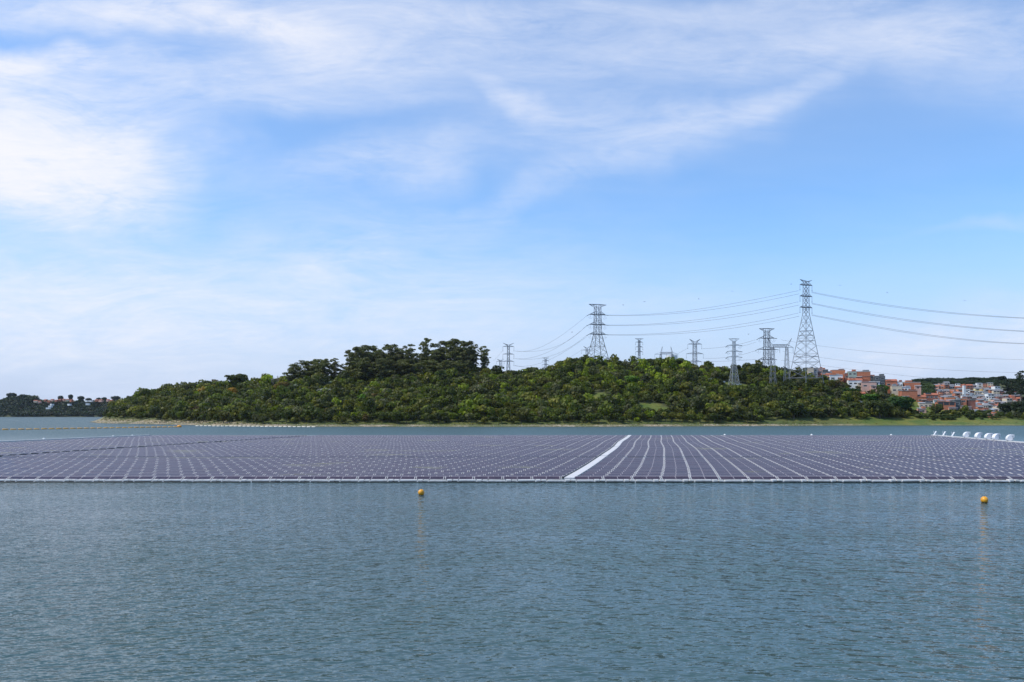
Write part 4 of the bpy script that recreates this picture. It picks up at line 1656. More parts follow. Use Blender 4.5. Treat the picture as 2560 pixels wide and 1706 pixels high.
# tallest
add_pylon(2015, 700, 735, 11.5, 56, 786, [(713, 20), (741, 20), (769, 20)], ('vee', 20), 5, 0.44,
          'tallest pylon, slim body on four wide-spread legs above the hilltop houses', mat='steel', ins='hang', inslen=4.6,
          rm=0.23, rb=0.11, seg=8, armr=0.36, rings=(0, 14, 19, 33, 38, 42), ybase=945)
add_pylon(1917, 822, 850, 13, 30, 899, [(846, 20), (874, 24), (899, 20)], ('bar', 20), 6, 0.12,
          'dark strain pylon with drooping arm ends left of the portal pylon', mat='steel_dark', ins='strain', inslen=3.8, rm=0.3, rb=0.16, seg=4, ybase=935)
add_pylon(1835, 847, 735, 6.5, 22, 905, [(864, 17), (879, 17), (893, 17)], ('bar', 14), 7, 0.18,
          'pale pylon standing low on the slope with white concrete footings', mat='steel_light', ins='strain', inslen=2.5, rm=0.2, rb=0.1, seg=7, ybase=969)
add_pylon(1737, 848, 980, 9, 14, 912, [(861, 18), (885, 22), (905, 18)], ('vee', 14), 9, 0.12,
          'pylon with V-shaped peak and long hanging insulators behind the brow', mat='steel', inslen=5.0, rm=0.26, rb=0.14, seg=3)
add_pylon(1598, 847, 1010, 4.5, 9, 890, [(856, 9.5), (868, 9.5), (880, 9.5)], ('bar', 11), 3, 0.2,
          'slim small pylon with flat top bar right of the strain pylon', mat='steel', inslen=3.0, rm=0.24, rb=0.12, seg=3)
add_pylon(1271, 858, 960, 6, 15, 905, [(867, 14), (886, 14), (904, 14)], ('vee', 14), 6, 0.15,
          'double-legged pylon with V-shaped peak right of the lone eucalyptus', mat='steel', inslen=4.8, rm=0.26, rb=0.13, seg=4)
add_pylon(1251, 898, 1350, 5, 9, 928, [(904, 10), (918, 10)], ('vee', 9), 4, 0.2,
          'faint small pylon partly behind the double-legged one', mat='steel', inslen=3.8, rm=0.26, rb=0.12, seg=3)
add_pylon(1364, 895, 1350, 4, 8, 925, [(902, 8), (912, 9), (921, 9)], ('bar', 9), 2.5, 0.2,
          'smallest pylon in the gap left of the hilltop', mat='steel', inslen=1.5, rm=0.26, rb=0.12, seg=3)
add_pylon(1467, 866, 1250, 5, 10, 905, [(876, 14), (893, 14)], ('vee', 9), 5, 0.1,
          'distant pylon half hidden behind the legs of the strain pylon', mat='steel', inslen=4.8, rm=0.24, rb=0.12, seg=3)
# footings of the pale pylon
for (px, py, k) in [(1820, 966, 'left white concrete footing of the pale pylon'), (1829, 970, 'middle white concrete footing of the pale pylon'),
                    (1839, 970, 'right white concrete footing of the pale pylon')]:
    p = at(px, py + 4, 726)
    mb = MB()
    mb.hexa([(p.x - 1.1, p.y, p.z - 3), (p.x + 1.1, p.y, p.z - 3), (p.x + 1.1, p.y + 2, p.z - 3), (p.x - 1.1, p.y + 2, p.z - 3),
             (p.x - 0.8, p.y + .3, p.z + 1.9), (p.x + 0.8, p.y + .3, p.z + 1.9), (p.x + 0.8, p.y + 1.7, p.z + 1.9), (p.x - 0.8, p.y + 1.7, p.z + 1.9)])
    tag(mb.build('concrete_footing', M['white']), k, 'footing')


def portal(pxl, pxr, pya, pyh, ybeam, ybase, bl, br, Y, label, mat, rm, rb, rz=0.0):
    s = Y / F
    xc = ((pxl + pxr) / 2 - 1280) * s
    zb = HC + (HOR - ybase) * s
    root = empty('portal_pylon', (xc, Y, zb), rz)
    half = (pxr - pxl) / 2 * s
    zbeam = (ybase - ybeam) * s
    zh = (ybase - pyh) * s
    mb = MB()
    for sx in (-1, 1):
        x = sx * half
        for a, b in ((-1, -1), (1, -1), (1, 1), (-1, 1)):
            mb.beam((x + a * 2.6, b * 2.6, -3), (x + a * 0.9, b * 0.9, zbeam), rm)
        n = 8
        for k in range(n):
            za, zb_ = zbeam * k / n, zbeam * (k + 1) / n
            ca, cb = 2.6 - 1.7 * k / n, 2.6 - 1.7 * (k + 1) / n
            for b in (-1, 1):
                mb.beam((x - ca, b * ca, za), (x + cb, b * cb, zb_), rb)
                mb.beam((x + ca, b * ca, za), (x - cb, b * cb, zb_), rb)
                mb.beam((x + b * ca, -ca, za), (x + b * cb, cb, zb_), rb)
        for a in (-1, 1):
            mb.beam((x + a * 0.9, 0, zbeam), (x + sx * (pya * s), 0, zh), rm)
        mb.beam((x, 0, zbeam + (zh - zbeam) * 0.4), (x + sx * 0.8, 0, zbeam + (zh - zbeam) * 0.4), rb)
    mb.build('masts', M[mat], root)
    bm_ = MB()
    x0, x1 = -half - bl * s, half + br * s
    for y in (-0.7, 0.7):
        bm_.beam((x0, y * 0.3, zbeam), (x1, y * 0.3, zbeam), rm)
        bm_.beam((-half, y, zbeam + 2.6), (half, y, zbeam + 2.6), rm)
        bm_.beam((x0, 0, zbeam), (-half, y, zbeam + 2.6), rb * 1.3)
        bm_.beam((x1, 0, zbeam), (half, y, zbeam + 2.6), rb * 1.3)
        n = 10
        for k in range(n):
            xa, xb = -half + 2 * half * k / n, -half + 2 * half * (k + 1) / n
            bm_.beam((xa, y, zbeam), ((xa + xb) / 2, y, zbeam + 2.6), rb)
            bm_.beam(((xa + xb) / 2, y, zbeam + 2.6), (xb, y, zbeam), rb)
    bo = bm_.build('crossbeam', M[mat], root)
    im = MB()
    for x in (x0, 0, x1):
        im.beam((x, 0, zbeam), (x, 0, zbeam - 5), 0.15, n=5)
    im.build('insulators', M['glassins'], bo)
    tag(root, label, 'pylon', GP)
    return root


portal(1932, 1967, 12, 846, 869, 966, 18, 16, 742, 'portal pylon with two lattice masts joined by a crossbeam beside the tallest pylon', 'steel', 0.2, 0.1)
portal(1652, 1681, -4, 867, 886, 912, 15, 14, 1080, 'small H-shaped portal pylon with two horns in front of the white tank', 'steel', 0.26, 0.12)


# conductors
def wire(pts, Y0, Y1, r, label, name='power_line', extend=0.0):
    P = np.array(pts, float)
    x, y = P[:, 0], P[:, 1]
    deg = min(len(pts) - 1, 3)
    cf = np.polyfit((x - x[0]) / (x[-1] - x[0]), y, deg)
    tt = np.linspace(0, 1 + extend, 34)
    out_ = []
    for t in tt:
        px = x[0] + (x[-1] - x[0]) * t
        out_.append(at(px, float(np.polyval(cf, t)), Y0 + (Y1 - Y0) * t))
    mb = MB()
    mb.tube(out_, r, n=4)
    o = mb.build(name, M['wire'])
    tag(o, label, 'power line', 'power lines between the pylons')


RW = 0.095
wire([(1521, 788), (1650, 784), (1800, 765), (1996, 727)], 800, 737, RW, 'upper conductor of the top pair from the strain pylon to the tallest pylon')
wire([(1521, 789), (1650, 787), (1830, 767), (1998, 735)], 806, 745, RW, 'lower conductor of the top pair from the strain pylon to the tallest pylon')
wire([(1521, 813), (1650, 809), (1800, 792), (1996, 755)], 800, 737, RW, 'upper conductor of the middle pair from the strain pylon to the tallest pylon')
wire([(1521, 814), (1650, 812), (1830, 794), (1998, 763)], 806, 745, RW, 'lower conductor of the middle pair from the strain pylon to the tallest pylon')
wire([(1521, 837), (1650, 834), (1800, 819), (1996, 783)], 800, 737, RW, 'upper conductor of the bottom pair from the strain pylon to the tallest pylon')
wire([(1521, 838), (1650, 837), (1830, 821), (1998, 791)], 806, 745, RW, 'lower conductor of the bottom pair from the strain pylon to the tallest pylon')
for q, (a, b, c, d, nm) in enumerate([(730, 757, 779, 795, 'top'), (758, 786, 810, 828, 'middle'), (787, 815, 841, 859, 'bottom')]):
    wire([(2029, a), (2180, b), (2350, c), (2560, d)], 735, 640, RW, 'front %s conductor running right from the tallest pylon' % nm, extend=0.1)
    wire([(2029, a + 2), (2180, b + 3), (2350, c + 2.6), (2560, d + 1.4)], 742, 655, RW, 'rear %s conductor running right from the tallest pylon' % nm, extend=0.1)
wire([(1467, 790), (1402, 840), (1342, 872), (1307, 879), (1287, 878)], 800, 955, RW, 'highest conductor sagging left from the strain pylon')
wire([(1467, 813), (1435, 842), (1402, 862), (1353, 876), (1317, 880), (1290, 878)], 806, 960, RW, 'second conductor sagging left from the strain pylon')
wire([(1467, 815), (1411, 858), (1375, 878), (1322, 896), (1287, 897)], 800, 955, RW, 'third conductor sagging left from the strain pylon')
wire([(1467, 838), (1411, 877), (1375, 890), (1330, 899), (1290, 897)], 806, 960, RW, 'fourth conductor sagging left from the strain pylon')
wire([(1467, 842), (1411, 880), (1372, 900), (1330, 914), (1287, 915)], 800, 955, RW, 'fifth conductor sagging left from the strain pylon')
wire([(1457, 873), (1420, 896), (1372, 915), (1310, 918), (1287, 914)], 1240, 965, RW, 'lowest conductor from the distant pylon to the double-legged pylon')
wire([(1256, 877), (1243, 893), (1233, 903)], 960, 1300, RW, 'short conductor falling left from the double-legged pylon')
for nm, pts in (('top', [(1953, 850), (2041, 864), (2300, 889), (2560, 900)]),
                ('middle', [(1957, 879), (2050, 894), (2300, 921), (2548, 932)]),
                ('bottom', [(1952, 901), (2100, 920), (2187, 931), (2433, 954)])):
    wire(pts, 850, 700, 0.075, '%s thin conductor running right from the dark strain pylon' % nm, extend=0.08 if nm == 'top' else 0.0)
for nm, pts in (('top', [(1756, 872), (1822, 866), (1888, 850)]), ('middle', [(1760, 896), (1830, 892), (1886, 878)]),
                ('bottom', [(1755, 905), (1820, 903), (1888, 899)])):
    wire(pts, 980, 850, 0.10, '%s conductor between the V-peaked pylon and the dark strain pylon' % nm)
wire([(1852, 866), (1871, 862), (1890, 856)], 735, 850, 0.08, 'short conductor from the pale pylon to the dark strain pylon')
wire([(1695, 884), (1707, 878), (1719, 871)], 1080, 980, 0.1, 'short conductor from the H-shaped pylon up to the V-peaked pylon')

# birds
bm_ = bmesh.new()
bird_pts = [(1203 + 0, 0)]
bm_.free()
BIRDS = [(1558, 763), (1611, 755), (1747, 748), (1830, 729), (1871, 836), (1430, 831), (1978, 711), (2100, 714), (2218, 732), (2412, 752)]
BL = ['bird left of the long wires, lower of two beside the strain pylon', 'bird above the wires right of the strain pylon',
      'bird high above the middle of the long wires', 'bird high above the wires nearest the tallest pylon on the left',
      'bird below the long wires left of the dark strain pylon', 'bird flying among the sagging wires left of the strain pylon',
      'bird level with the top of the tallest pylon on its left', 'bird just right of the top of the tallest pylon',
      'bird second to the right of the tallest pylon', 'rightmost bird above the long wires']
for (px, py), lb in zip(BIRDS, BL):
    p = at(px, py, 420)
    mb = MB()
    # one body with two raised, bent wings
    body = [(-0.32, 0), (-0.2, 0.06), (0, 0.09), (0.22, 0.06), (0.36, 0.0)]
    mb.tube([(0, x, 0) for x, _ in body], [0.02, 0.07, 0.1, 0.07, 0.02], n=6)
    for s in (-1, 1):
        mb.hexa([(0.04 * s, -0.15, 0.0), (0.42 * s, -0.08, 0.16), (0.42 * s, 0.12, 0.16), (0.04 * s, 0.14, 0.0),
                 (0.04 * s, -0.15, 0.03), (0.42 * s, -0.08, 0.19), (0.42 * s, 0.12, 0.19), (0.04 * s, 0.14, 0.03)])
        mb.hexa([(0.42 * s, -0.08, 0.16), (0.85 * s, 0.06, 0.05), (0.85 * s, 0.10, 0.05), (0.42 * s, 0.12, 0.16),
                 (0.42 * s, -0.08, 0.19), (0.85 * s, 0.06, 0.07), (0.85 * s, 0.10, 0.07), (0.42 * s, 0.12, 0.19)])
    o = mb.build('bird', M['bird'])
    o.location = p
    o.rotation_euler = (0.2, 0.1, px % 6)
    tag(o, lb, 'bird', 'birds over the hill')

# ------------------------------------------------------------------ floating solar array
U = 4.255           # width of one table of two panels with its gap
PITCH = 3.42
Y0 = 119.6
VPX = 374.0 / F     # the columns run slightly to the right as they recede
NROW = 65
SEAMS = {17: 3.0, 31: 3.0, 42: 3.0, 56: 3.2}
PW = 1.96
TILT = math.radians(10)
PD = 1.02 * math.cos(TILT)
PHt = 1.02 * math.sin(TILT)


def set_tilt(deg):
    global TILT, PD, PHt
    TILT = math.radians(deg)
    PD = 1.02 * math.cos(TILT)
    PHt = 1.02 * math.sin(TILT)


BASE = 0.36

row_y = []
y = Y0
for r in range(NROW):
    if r in SEAMS:
        y += SEAMS[r]
    row_y.append(y)
    y += PITCH * (1.0 if r < 56 else 0.93)
YEND = row_y[-1] + 2


def sway(Y, c=0.0):
    t = (Y - Y0) / 150.0
    return (0.8 * math.sin(max(0.0, min(1.0, t)) * PI) + 0.10 * math.sin(t * 11.0 + c * 0.02)) * (1.0 if t > 0.02 else t / 0.02)


cols = []                       # left edge c of each table
for k in range(0, 29):
    cols.append(-2 * U + 0.17 + k * U)
cols.append(-2 * U - U + 0.17)  # the short block right of the walkway
WALK_R = -3 * U + 0.17 - 0.1     # right side of the main walkway
WALK_L = WALK_R - 1.45
c = WALK_L - 0.35
left_first = c
k = 0
while c - U > -218:
    c -= U
    if abs(c - (-148.8)) < U / 2:
        c -= 4.2
        GAPC = c + U
    cols.append(c)
    k += 1
cols.sort()


def panel_mesh(name, w_):
    """one panel: cell face, aluminium rim and closed back; low edge at y=0"""
    mb = MB()
    t = 0.045
    nrm = Vector((0, -math.sin(TILT), math.cos(TILT)))
    sl = Vector((0, math.cos(TILT), math.sin(TILT)))

    def q(x, s_, d):
        return Vector((x, 0, 0)) + sl * s_ + nrm * d
    L = 1.02
    r = 0.035
    mb.hexa([q(r, r, -t), q(w_ - r, r, -t), q(w_ - r, L - r, -t), q(r, L - r, -t),
             q(r, r, -0.004), q(w_ - r, r, -0.004), q(w_ - r, L - r, -0.004), q(r, L - r, -0.004)], 0)
    for (xa, xb, sa, sb) in ((0, w_, 0, r), (0, w_, L - r * 1.9, L), (0, r, r, L - r * 1.9), (w_ - r, w_, r, L - r * 1.9)):
        mb.hexa([q(xa, sa, -t), q(xb, sa, -t), q(xb, sb, -t), q(xa, sb, -t),
                 q(xa, sa, 0), q(xb, sa, 0), q(xb, sb, 0), q(xa, sb, 0)], 1)
    return mb


def gap_float(mb, m=0):
    """white service float that fills the upper part of the gap beside a table"""
    x0, x1 = 2 * PW + 0.02, U - 0.03
    # two sloping side rails and a low cross piece, water showing between
    for xa, xb in ((x0, x0 + 0.055), (x1 - 0.055, x1)):
        mb.hexa([(xa, -0.05, -0.05), (xb, -0.05, -0.05), (xb, PD + 0.05, PHt - 0.05), (xa, PD + 0.05, PHt - 0.05),
                 (xa, -0.05, 0.0), (xb, -0.05, 0.0), (xb, PD + 0.05, PHt), (xa, PD + 0.05, PHt)], m)
    mb.box(x0 + 0.06, x1 - 0.06, PD + 0.01, PD + 0.05, PHt - 0.11, PHt - 0.04, m)


def support(mb, m=0):
    mb.box(0.35, 3.55, 0.15, 1.2, -BASE - 0.1, -0.10, m)


def make_table(deg):
    set_tilt(deg)
    root = empty('solar_panel_table', (0, 0, 0))
    pa = panel_mesh('solar_panel', PW - 0.015).build('solar_panel', [M['cells'], M['frame']], root)
    pb2 = pa.copy()
    COL.objects.link(pb2)
    pb2.parent = root
    pb2.location = (PW + 0.015, 0, 0)
    gm = MB()
    gap_float(gm)
    gm.build('service_float', M['service'], root)
    sm = MB()
    support(sm)
    sm.build('support_float', M['dim_float'], root)
    return root


proto_f = make_table(19)
proto_t = make_table(11.5)

units = []
for r, Yr in enumerate(row_y):
    for c in cols:
        x = c + VPX * Yr + sway(Yr, c)
        px0 = 1280 + x * F / Yr
        px1 = 1280 + (x + U) * F / Yr
        units.append((r, c, x, Yr, px0 < 2560 and px1 > 0))
single = [u for u in units if u[4]][:300]
single_ids = set((u[0], u[1]) for u in single)
fresh = {id(proto_f): True, id(proto_t): True}
rj = random.Random(4)
for (r, c, x, Yr, vis) in single:
    pr = proto_f if r == 0 else proto_t
    o = pr if fresh[id(pr)] else copy_tree(pr)
    fresh[id(pr)] = False
    o.location = (x, Yr + rj.uniform(-0.03, 0.03), BASE + rj.uniform(-0.02, 0.02))
    o.rotation_euler = (rj.uniform(-0.008, 0.008), rj.uniform(-0.005, 0.005), 0)
    side_ = 'left' if c < WALK_L else 'right'
    if r == 0:
        lab = 'pair of tilted dark solar panels in the foremost row, %s of the main walkway' % side_
    else:
        lab = 'pair of tilted dark solar panels in rows close behind the foremost, %s of the walkway' % side_
    tag(o, lab, 'solar panels', 'floating solar panels of the front rows')
# all the rest of the array, thousands of tables
tm = MB()
tm.v, tm.f, tm.m = [], [], []
base_mb = panel_mesh('p', PW - 0.015)
g1 = MB()
gap_float(g1, 2)
s1 = MB()
support(s1, 3)
parts_ = []
V = np.array(base_mb.v)
pv = [V, V + np.array([PW + 0.015, 0, 0]), np.array(g1.v), np.array(s1.v)]
pf = [np.array(base_mb.f), np.array(base_mb.f), np.array(g1.f), np.array(s1.f)]
pm = [np.array(base_mb.m), np.array(base_mb.m), np.array(g1.m), np.array(s1.m)]
off = 0
fo = []
for a, b in zip(pv, pf):
    fo.append(b + off)
    off += len(a)
UV = np.concatenate(pv)
UF = np.concatenate(fo)
UM = np.concatenate(pm)
rest = [u for u in units if (u[0], u[1]) not in single_ids]
N = len(rest)
offs = np.array([(u[2], u[3], BASE) for u in rest]) + rng.uniform(-0.03, 0.03, (N, 3)) * np.array([1, 1, 0.7])
co = (UV[None] + offs[:, None]).reshape(-1, 3)
tl = rng.normal(0, 0.006, N)
co[:, 2] += (np.repeat(tl, len(UV)) * np.tile(UV[:, 1], N))
q = (UF[None] + (np.arange(N) * len(UV))[:, None, None]).reshape(-1, 4)
me = bpy.data.meshes.new('solar_panel_field')
fill_mesh(me, co, q)
for m_ in ('cells', 'frame', 'service', 'dim_float'):
    me.materials.append(M[m_])
me.polygons.foreach_set('material_index', np.tile(UM, N).astype(np.int32))
me.polygons.foreach_set('use_smooth', [False] * len(q))
o = bpy.data.objects.new('solar_panel_field', me)
COL.objects.link(o)
tag(o, kind='stuff')
print('tables', len(units), 'stuff', N)

# main walkway
wk = MB()
ys2 = np.arange(Y0 - 0.5, YEND, 2.0)
for a, b in zip(ys2[:-1], ys2[1:]):
    xa = VPX * a + sway(a)
    xb = VPX * b + sway(b)
    g = 0.05
    seam = any(abs(a - (row_y[s] - SEAMS[s] * 0.6)) < 1.0 for s in SEAMS)
    zt = 0.62 - (0.32 if seam else 0)
    wk.hexa([(WALK_L + xa, a, 0.05), (WALK_R + xa, a, 0.05), (WALK_R + xb, b - g, 0.05), (WALK_L + xb, b - g, 0.05),
             (WALK_L + xa, a, zt), (WALK_R + xa, a, zt), (WALK_R + xb, b - g, zt), (WALK_L + xb, b - g, zt)])
tag(wk.build('floating_walkway', M['deck']), 'wide white floating walkway running back through the solar array', 'walkway')
bc = MB()
prev = None
for yy in np.arange(Y0 - 0.4, YEND, 3.0):
    p = Vector((WALK_L - 0.17 + VPX * yy + sway(yy), yy, 0.58))
    if prev:
        bc.beam(prev, p, 0.17)
    prev = p
tag(bc.build('cable_conduit', M['rubber']), 'black cable conduit along the left side of the white walkway', 'cable')

# edge walkways on both flanks and at the back
for nm, ce, lab in (('edge_walkway', -219.5, 'white edge walkway along the left flank of the array'),
                    ('edge_walkway', 2 * 0 + (-2 * U + 0.17 + 29 * U) + 0.25, 'white edge walkway along the right flank carrying the white cabinets')):
    ek = MB()
    ys2 = np.arange(Y0 - 1.0, YEND + 1.5, 4.0)
    for a, b in zip(ys2[:-1], ys2[1:]):
        xa = ce + VPX * a + sway(a)
        xb = ce + VPX * b + sway(b)
        ek.hexa([(xa, a, 0.0), (xa + 1.5, a, 0.0), (xb + 1.5, b - .08, 0.0), (xb, b - .08, 0.0),
                 (xa, a, 0.75), (xa + 1.5, a, 0.75), (xb + 1.5, b - .08, 0.75), (xb, b - .08, 0.75)])
    tag(ek.build(nm, M['deck']), lab, 'walkway')
EDGE_R = (-2 * U + 0.17 + 29 * U) + 0.25 + 0.75
ek = MB()
xa = -218.0
while xa < 119:
    x = xa + VPX * YEND
    ek.box(x, x + 4.1, YEND, YEND + 0.9, 0.0, 0.45)
    xa += 4.255
tag(ek.build('rear_walkway', M['deck']), 'low white walkway closing the far side of the array', 'walkway')

# front edge floats: long flat float, then a chunky connector, over and over
def front_float(kind):
    root = empty('walkway_float' if kind == 'long' else 'connector_float', (0, 0, 0))
    if kind == 'long':
        mb = MB()
        mb.box(0, 2.44, -0.42, 0.42, 0.14, 0.36)
        mb.build('shell', M['float'], root, bevel=0.035)
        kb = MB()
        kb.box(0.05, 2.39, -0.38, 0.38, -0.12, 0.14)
        kb.build('underside_shade', M['rubber'], root)  # black box painting the shade and dark reflection below the float
        tb_ = MB()
        tb_.box(0.25, 2.2, 0.46, 0.52, 0.22, 0.30)
        tb_.build('rail', M['rubber'], root)
    else:
        mb = MB()
        mb.box(0, 0.80, -0.36, 0.46, 0.12, 0.40)
        mb.box(0.86, 1.66, -0.44, 0.38, 0.14, 0.38)
        mb.build('shell', M['float'], root, bevel=0.06)
        lb = MB()
        lb.box(-0.06, 0.14, -0.50, -0.34, 0.04, 0.22)
        lb.box(1.55, 1.72, -0.50, -0.36, 0.02, 0.20)
        lb.build('lug', M['float'], root)
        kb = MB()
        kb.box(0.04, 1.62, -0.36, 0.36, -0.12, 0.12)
        kb.build('underside_shade', M['rubber'], root)  # dark box again, shade under the connector put into colour
    return root


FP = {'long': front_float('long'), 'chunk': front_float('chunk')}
fu = {'long': False, 'chunk': False}
rf_ = random.Random(9)
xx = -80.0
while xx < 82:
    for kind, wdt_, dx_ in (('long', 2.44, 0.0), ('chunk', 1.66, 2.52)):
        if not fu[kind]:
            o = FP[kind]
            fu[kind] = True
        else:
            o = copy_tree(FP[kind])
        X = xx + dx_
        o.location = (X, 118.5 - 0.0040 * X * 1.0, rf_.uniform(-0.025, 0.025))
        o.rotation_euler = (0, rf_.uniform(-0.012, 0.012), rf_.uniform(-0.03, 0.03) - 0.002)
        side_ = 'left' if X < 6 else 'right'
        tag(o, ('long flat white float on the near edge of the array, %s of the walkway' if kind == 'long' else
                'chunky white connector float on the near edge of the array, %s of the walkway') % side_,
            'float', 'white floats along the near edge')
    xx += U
# black tube added for the dark reflection line under the floats
hs = MB()
pts = [(x, 118.0 - 0.004 * x + 0.05 * math.sin(x * 0.8), 0.03) for x in np.arange(-82, 84, 2.0)]
hs.tube(pts, 0.07, n=6)
tag(hs.build('waterline_shade_tube', M['rubber']), 'thin black shade line along the waterline of the near edge', 'shade line')


# ------------------------------------------------------------------ buoys
def sphere_mesh(name, r, mat, parent=None, squash=1.0, seg=28):
    bm = bmesh.new()
    bmesh.ops.create_uvsphere(bm, u_segments=seg, v_segments=seg // 2, radius=r)
    for v in bm.verts:
        v.co.z *= squash
    me = bpy.data.meshes.new(name)
    bm.to_mesh(me)
    bm.free()
    me.polygons.foreach_set('use_smooth', [True] * len(me.polygons))
    me.materials.append(mat)
    o = bpy.data.objects.new(name, me)
    COL.objects.link(o)
    o.parent = parent
    return o


for (px, py, Y, lab) in [(1053, 1231.5, 100, 'round orange mooring buoy in front of the middle of the array'),
                         (2461, 1250, 91.5, 'round orange mooring buoy near the right edge in front of the array')]:
    p = at(px, py, Y)
    root = empty('mooring_buoy', (p.x, p.y, p.z))
    sphere_mesh('ball', 0.39, M['yellow'], root)
    mb = MB()
    mb.tube([(0, 0, -0.31), (0, 0, -0.27)], [0.30, 0.33], n=24)
    mb.tube([(0, 0, 0.37), (0, 0, 0.43)], [0.06, 0.05], n=10)
    mb.build('collar', M['rubber'], root)
    mb = MB()
    mb.tube([(0, 0, -0.3), (0, 0.02, -0.9)], [0.03, 0.03], n=6)
    mb.build('chain', M['rubber'], root)
    tag(root, lab, 'buoy')
for (px, py, Y, lab) in [(110, 1100, 297, 'white buoy beside the left edge walkway, nearest the left side'),
                         (283, 1094, 330, 'white buoy beside the left edge walkway, left one of a pair'),
                         (331, 1092, 340, 'white buoy beside the left edge walkway, right one of a pair'),
                         (1812, 1089, 352, 'small white buoy behind the array right of the centre'),
                         (2029, 1089, 352, 'small white buoy behind the array on the right'),
                         (2228, 1089.5, 350, 'small white buoy behind the array left of the white frames')]:
    p = at(px, py, Y)
    root = empty('edge_buoy', (p.x, p.y, 0.55))
    sphere_mesh('ball', 0.48, M['white'], root, 0.95, 16)
    mb = MB()
    mb.tube([(0, 0, -0.5), (0, 0, -0.35)], [0.2, 0.3], n=12)
    mb.build('collar', M['rubber'], root)
    tag(root, lab, 'buoy', 'white buoys round the array')


# floating booms
def boom(a, b, n, seglen, r, mat, label, endball, name='floating_boom'):
    A = Vector(a)
    B = Vector(b)
    root = empty(name, A)
    d = B - A
    proto = None
    for k in range(n):
        t = (k + 0.5) / n
        bow = 0.5 * math.sin(t * PI) * 6
        p = d * t + Vector((0, bow * (1 if endball else 0), 0.22))
        if proto is None:
            mb = MB()
            L = seglen
            mb.tube([(-L / 2, 0, 0), (-L / 2 + 0.2, 0, 0), (L / 2 - 0.2, 0, 0), (L / 2, 0, 0)], [r * 0.5, r, r, r * 0.5], n=10)
            o = mb.build('float', mat, root, smooth=True)
            proto = o
        else:
            o = proto.copy()
            COL.objects.link(o)
            o.parent = root
        o.location = p + Vector((0, 0, rf_.uniform(-0.05, 0.08)))
        o.rotation_euler = (0, 0, math.atan2(d.y, d.x) + rf_.uniform(-0.04, 0.04))
    rp = MB()
    rp.tube([d * t + Vector((0, 3 * math.sin(t * PI), 0.1)) for t in np.linspace(0, 1, 24)], 0.07, n=5)
    rp.build('rope', M['rubber'], root)
    if endball:
        o = sphere_mesh('end_float', 1.45, M['orange'], root, 0.75, 20)
        o.location = d + Vector((0.6, 0, 0.5))
        o.scale = (1.15, 1, 1)
    tag(root, label, 'boom')
    return root


A = at(-60, 1076.5, 471)
Bp = at(446, 1068.5, 577)
boom((A.x, A.y, 0), (Bp.x, Bp.y, 0), 30, 3.3, 0.50, M['boom'], 'line of faded orange boom floats ending in a big orange buoy, left water', True)
A = at(488, 1064.3, 622)
Bp = at(790, 1066.2, 574)
boom((A.x, A.y, 0), (Bp.x, Bp.y, 0), 27, 3.2, 0.42, M['boomwhite'], 'line of pale sunbleached boom floats close to the sandy bank', False)

# ------------------------------------------------------------------ cabinets and frames on the right flank
def extrude_profile(mb, prof, y0, y1, m=0):
    n = len(prof)
    b = len(mb.v)
    for y_ in (y0, y1):
        for x_, z_ in prof:
            mb.v.append((x_, y_, z_))
    mb.f.append(tuple(b + i for i in range(n)))
    mb.f.append(tuple(b + n + i for i in range(n))[::-1])
    mb.m += [m, m]
    for i in range(n):
        j = (i + 1) % n
        mb.f.append((b + i, b + n + i, b + n + j, b + j))
        mb.m.append(m)


def cabinet(kind=0):
    root = empty('hooded_cabinet', (0, 0, 0))
    mb = MB()
    outer = [(-0.95, 0.05), (-1.12, 0.35), (-1.15, 0.8), (-1.0, 1.25), (-0.7, 1.65), (-0.25, 1.93), (0.2, 2.03), (0.95, 2.05),
             (1.02, 1.95), (1.0, 1.15), (0.92, 1.05), (0.35, 1.0), (0.3, 0.85), (0.62, 0.8), (0.6, 0.45), (0.3, 0.2), (-0.1, 0.05)]
    extrude_profile(mb, outer, -0.75, 0.75)
    mb.build('hood', M['cabinet'], root)
    b2 = MB()
    b2.box(0.05, 0.85, -0.60, 0.60, 0.42, 1.02)
    b2.build('housing', M['slab'], root)
    b3 = MB()
    for x_ in (-0.4, 0.55):
        for y_ in (-0.5, 0.5):
            b3.box(x_ - 0.05, x_ + 0.05, y_ - 0.05, y_ + 0.05, -0.05, 0.32)
    b3.box(0.25, 0.75, -0.79, -0.752, 1.35, 1.7)
    b3.build('feet', M['steel_light'], root)
    return root


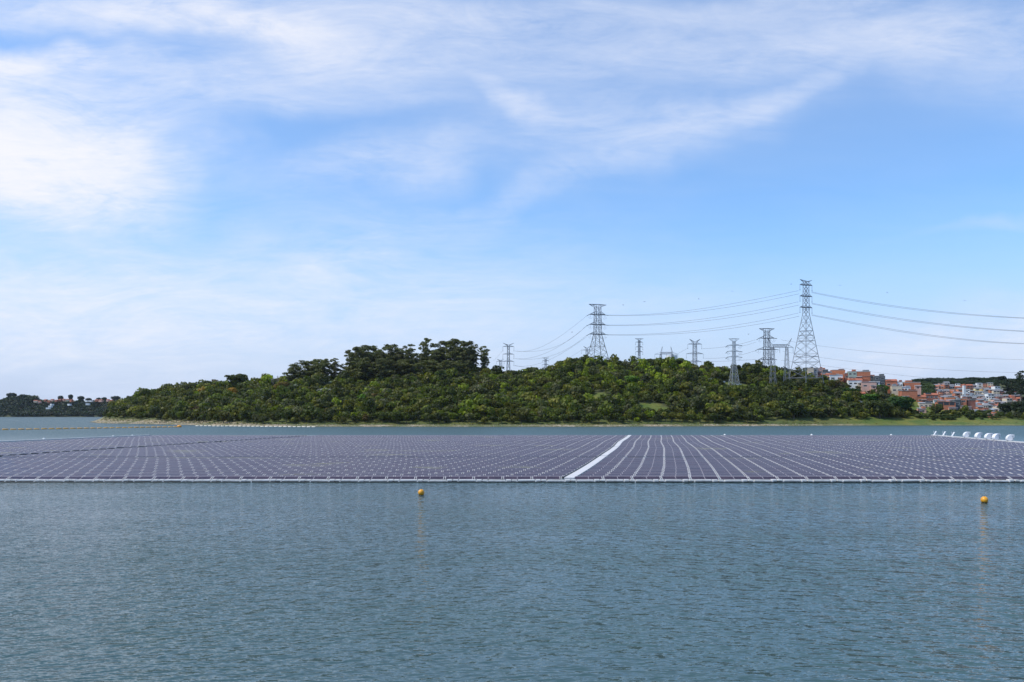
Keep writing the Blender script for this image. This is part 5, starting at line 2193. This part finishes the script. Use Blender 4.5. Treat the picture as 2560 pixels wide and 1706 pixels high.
cab = cabinet()
CB = [(2416, 1099, 1.0, -0.1, 'first white hooded cabinet from the left on the right edge walkway'),
      (2446, 1101, 1.0, 0.12, 'second white hooded cabinet from the left on the right edge walkway'),
      (2472, 1103, 1.12, 0.0, 'third and widest white hooded cabinet, touching its right neighbour'),
      (2491, 1104, 1.0, 0.15, 'fourth white hooded cabinet, touching the widest one on its left'),
      (2526, 1106, 1.0, -0.15, 'last white hooded cabinet, nearest the right edge of the picture')]
for i, (px, py, s, rz, lab) in enumerate(CB):
    # stand on the edge walkway at the column seen: X = EDGE_R + VPX*Y + sway
    Y = 300.0
    for _ in range(30):
        X = (px - 1280) * Y / F
        Y = (X - EDGE_R - sway(Y)) / VPX * 0.2 + Y * 0.8 if False else EDGE_R / ((px - 1280) / F - VPX)
        break
    X = (px - 1280) * Y / F
    X = EDGE_R + VPX * Y + sway(Y) * 1.0
    o = cab if i == 0 else copy_tree(cab)
    o.location = (X, Y, 0.80)
    o.scale = (s, 1, 1)
    o.rotation_euler = (0, 0, rz)
    tag(o, lab, 'cabinet', 'white cabinets on the right edge')


def nframe():
    root = empty('panel_stand', (0, 0, 0))
    mb = MB()
    mb.hexa([(-0.62, -0.35, 0.0), (-0.40, -0.35, 0.0), (-0.40, 0.35, 0.0), (-0.62, 0.35, 0.0),
             (0.30, -0.35, 1.5), (0.52, -0.35, 1.5), (0.52, 0.35, 1.5), (0.30, 0.35, 1.5)])
    mb.build('slanted_plate', M['cabinet'], root)
    mb = MB()
    mb.beam((-0.6, 0, 0.7), (-0.6, 0, 1.6), 0.05)
    mb.beam((-0.6, 0, 1.6), (-0.3, 0, 1.1), 0.05)
    mb.beam((0.75, 0, -0.05), (0.75, 0, 0.75), 0.05)
    mb.beam((0.75, 0, 0.75), (0.2, 0, 0.9), 0.05)
    mb.build('legs', M['cabinet'], root)
    return root


nf = nframe()
for i, (px, lab) in enumerate([(2348, 'leftmost white slanted stand at the back right corner'), (2361, 'middle white slanted stand, close to the leftmost one'),
                               (2383, 'right-hand white slanted stand, set apart from the other two')]):
    Y = min(EDGE_R / ((px - 1280) / F - VPX), YEND)
    X = EDGE_R + VPX * Y + sway(Y)
    if px == 2348:
        X -= 1.6
    o = nf if i == 0 else copy_tree(nf)
    o.location = (X, Y, 0.78)
    o.scale = (1.1, 1.1, 1.1)
    tag(o, lab, 'stand', 'white slanted stands on the right edge')

# ------------------------------------------------------------------ air
hb = MB()
hb.box(-3700, 3700, -100, 3500, -10, 190)
hm = bpy.data.materials.new('lake_air')
hm.use_nodes = True
ht = NT(hm.node_tree)
ht.n.clear()
ho = ht.add('ShaderNodeOutputMaterial')
hv = ht.add('ShaderNodeVolumePrincipled')
hv.inputs['Color'].default_value = (0.80, 0.88, 1.0, 1)
hv.inputs['Density'].default_value = 0.00002
hv.inputs['Anisotropy'].default_value = 0.3
ht.l.new(hv.outputs[0], ho.inputs['Volume'])
tag(hb.build('haze', hm), kind='stuff')
scene.cycles.volume_bounces = 0
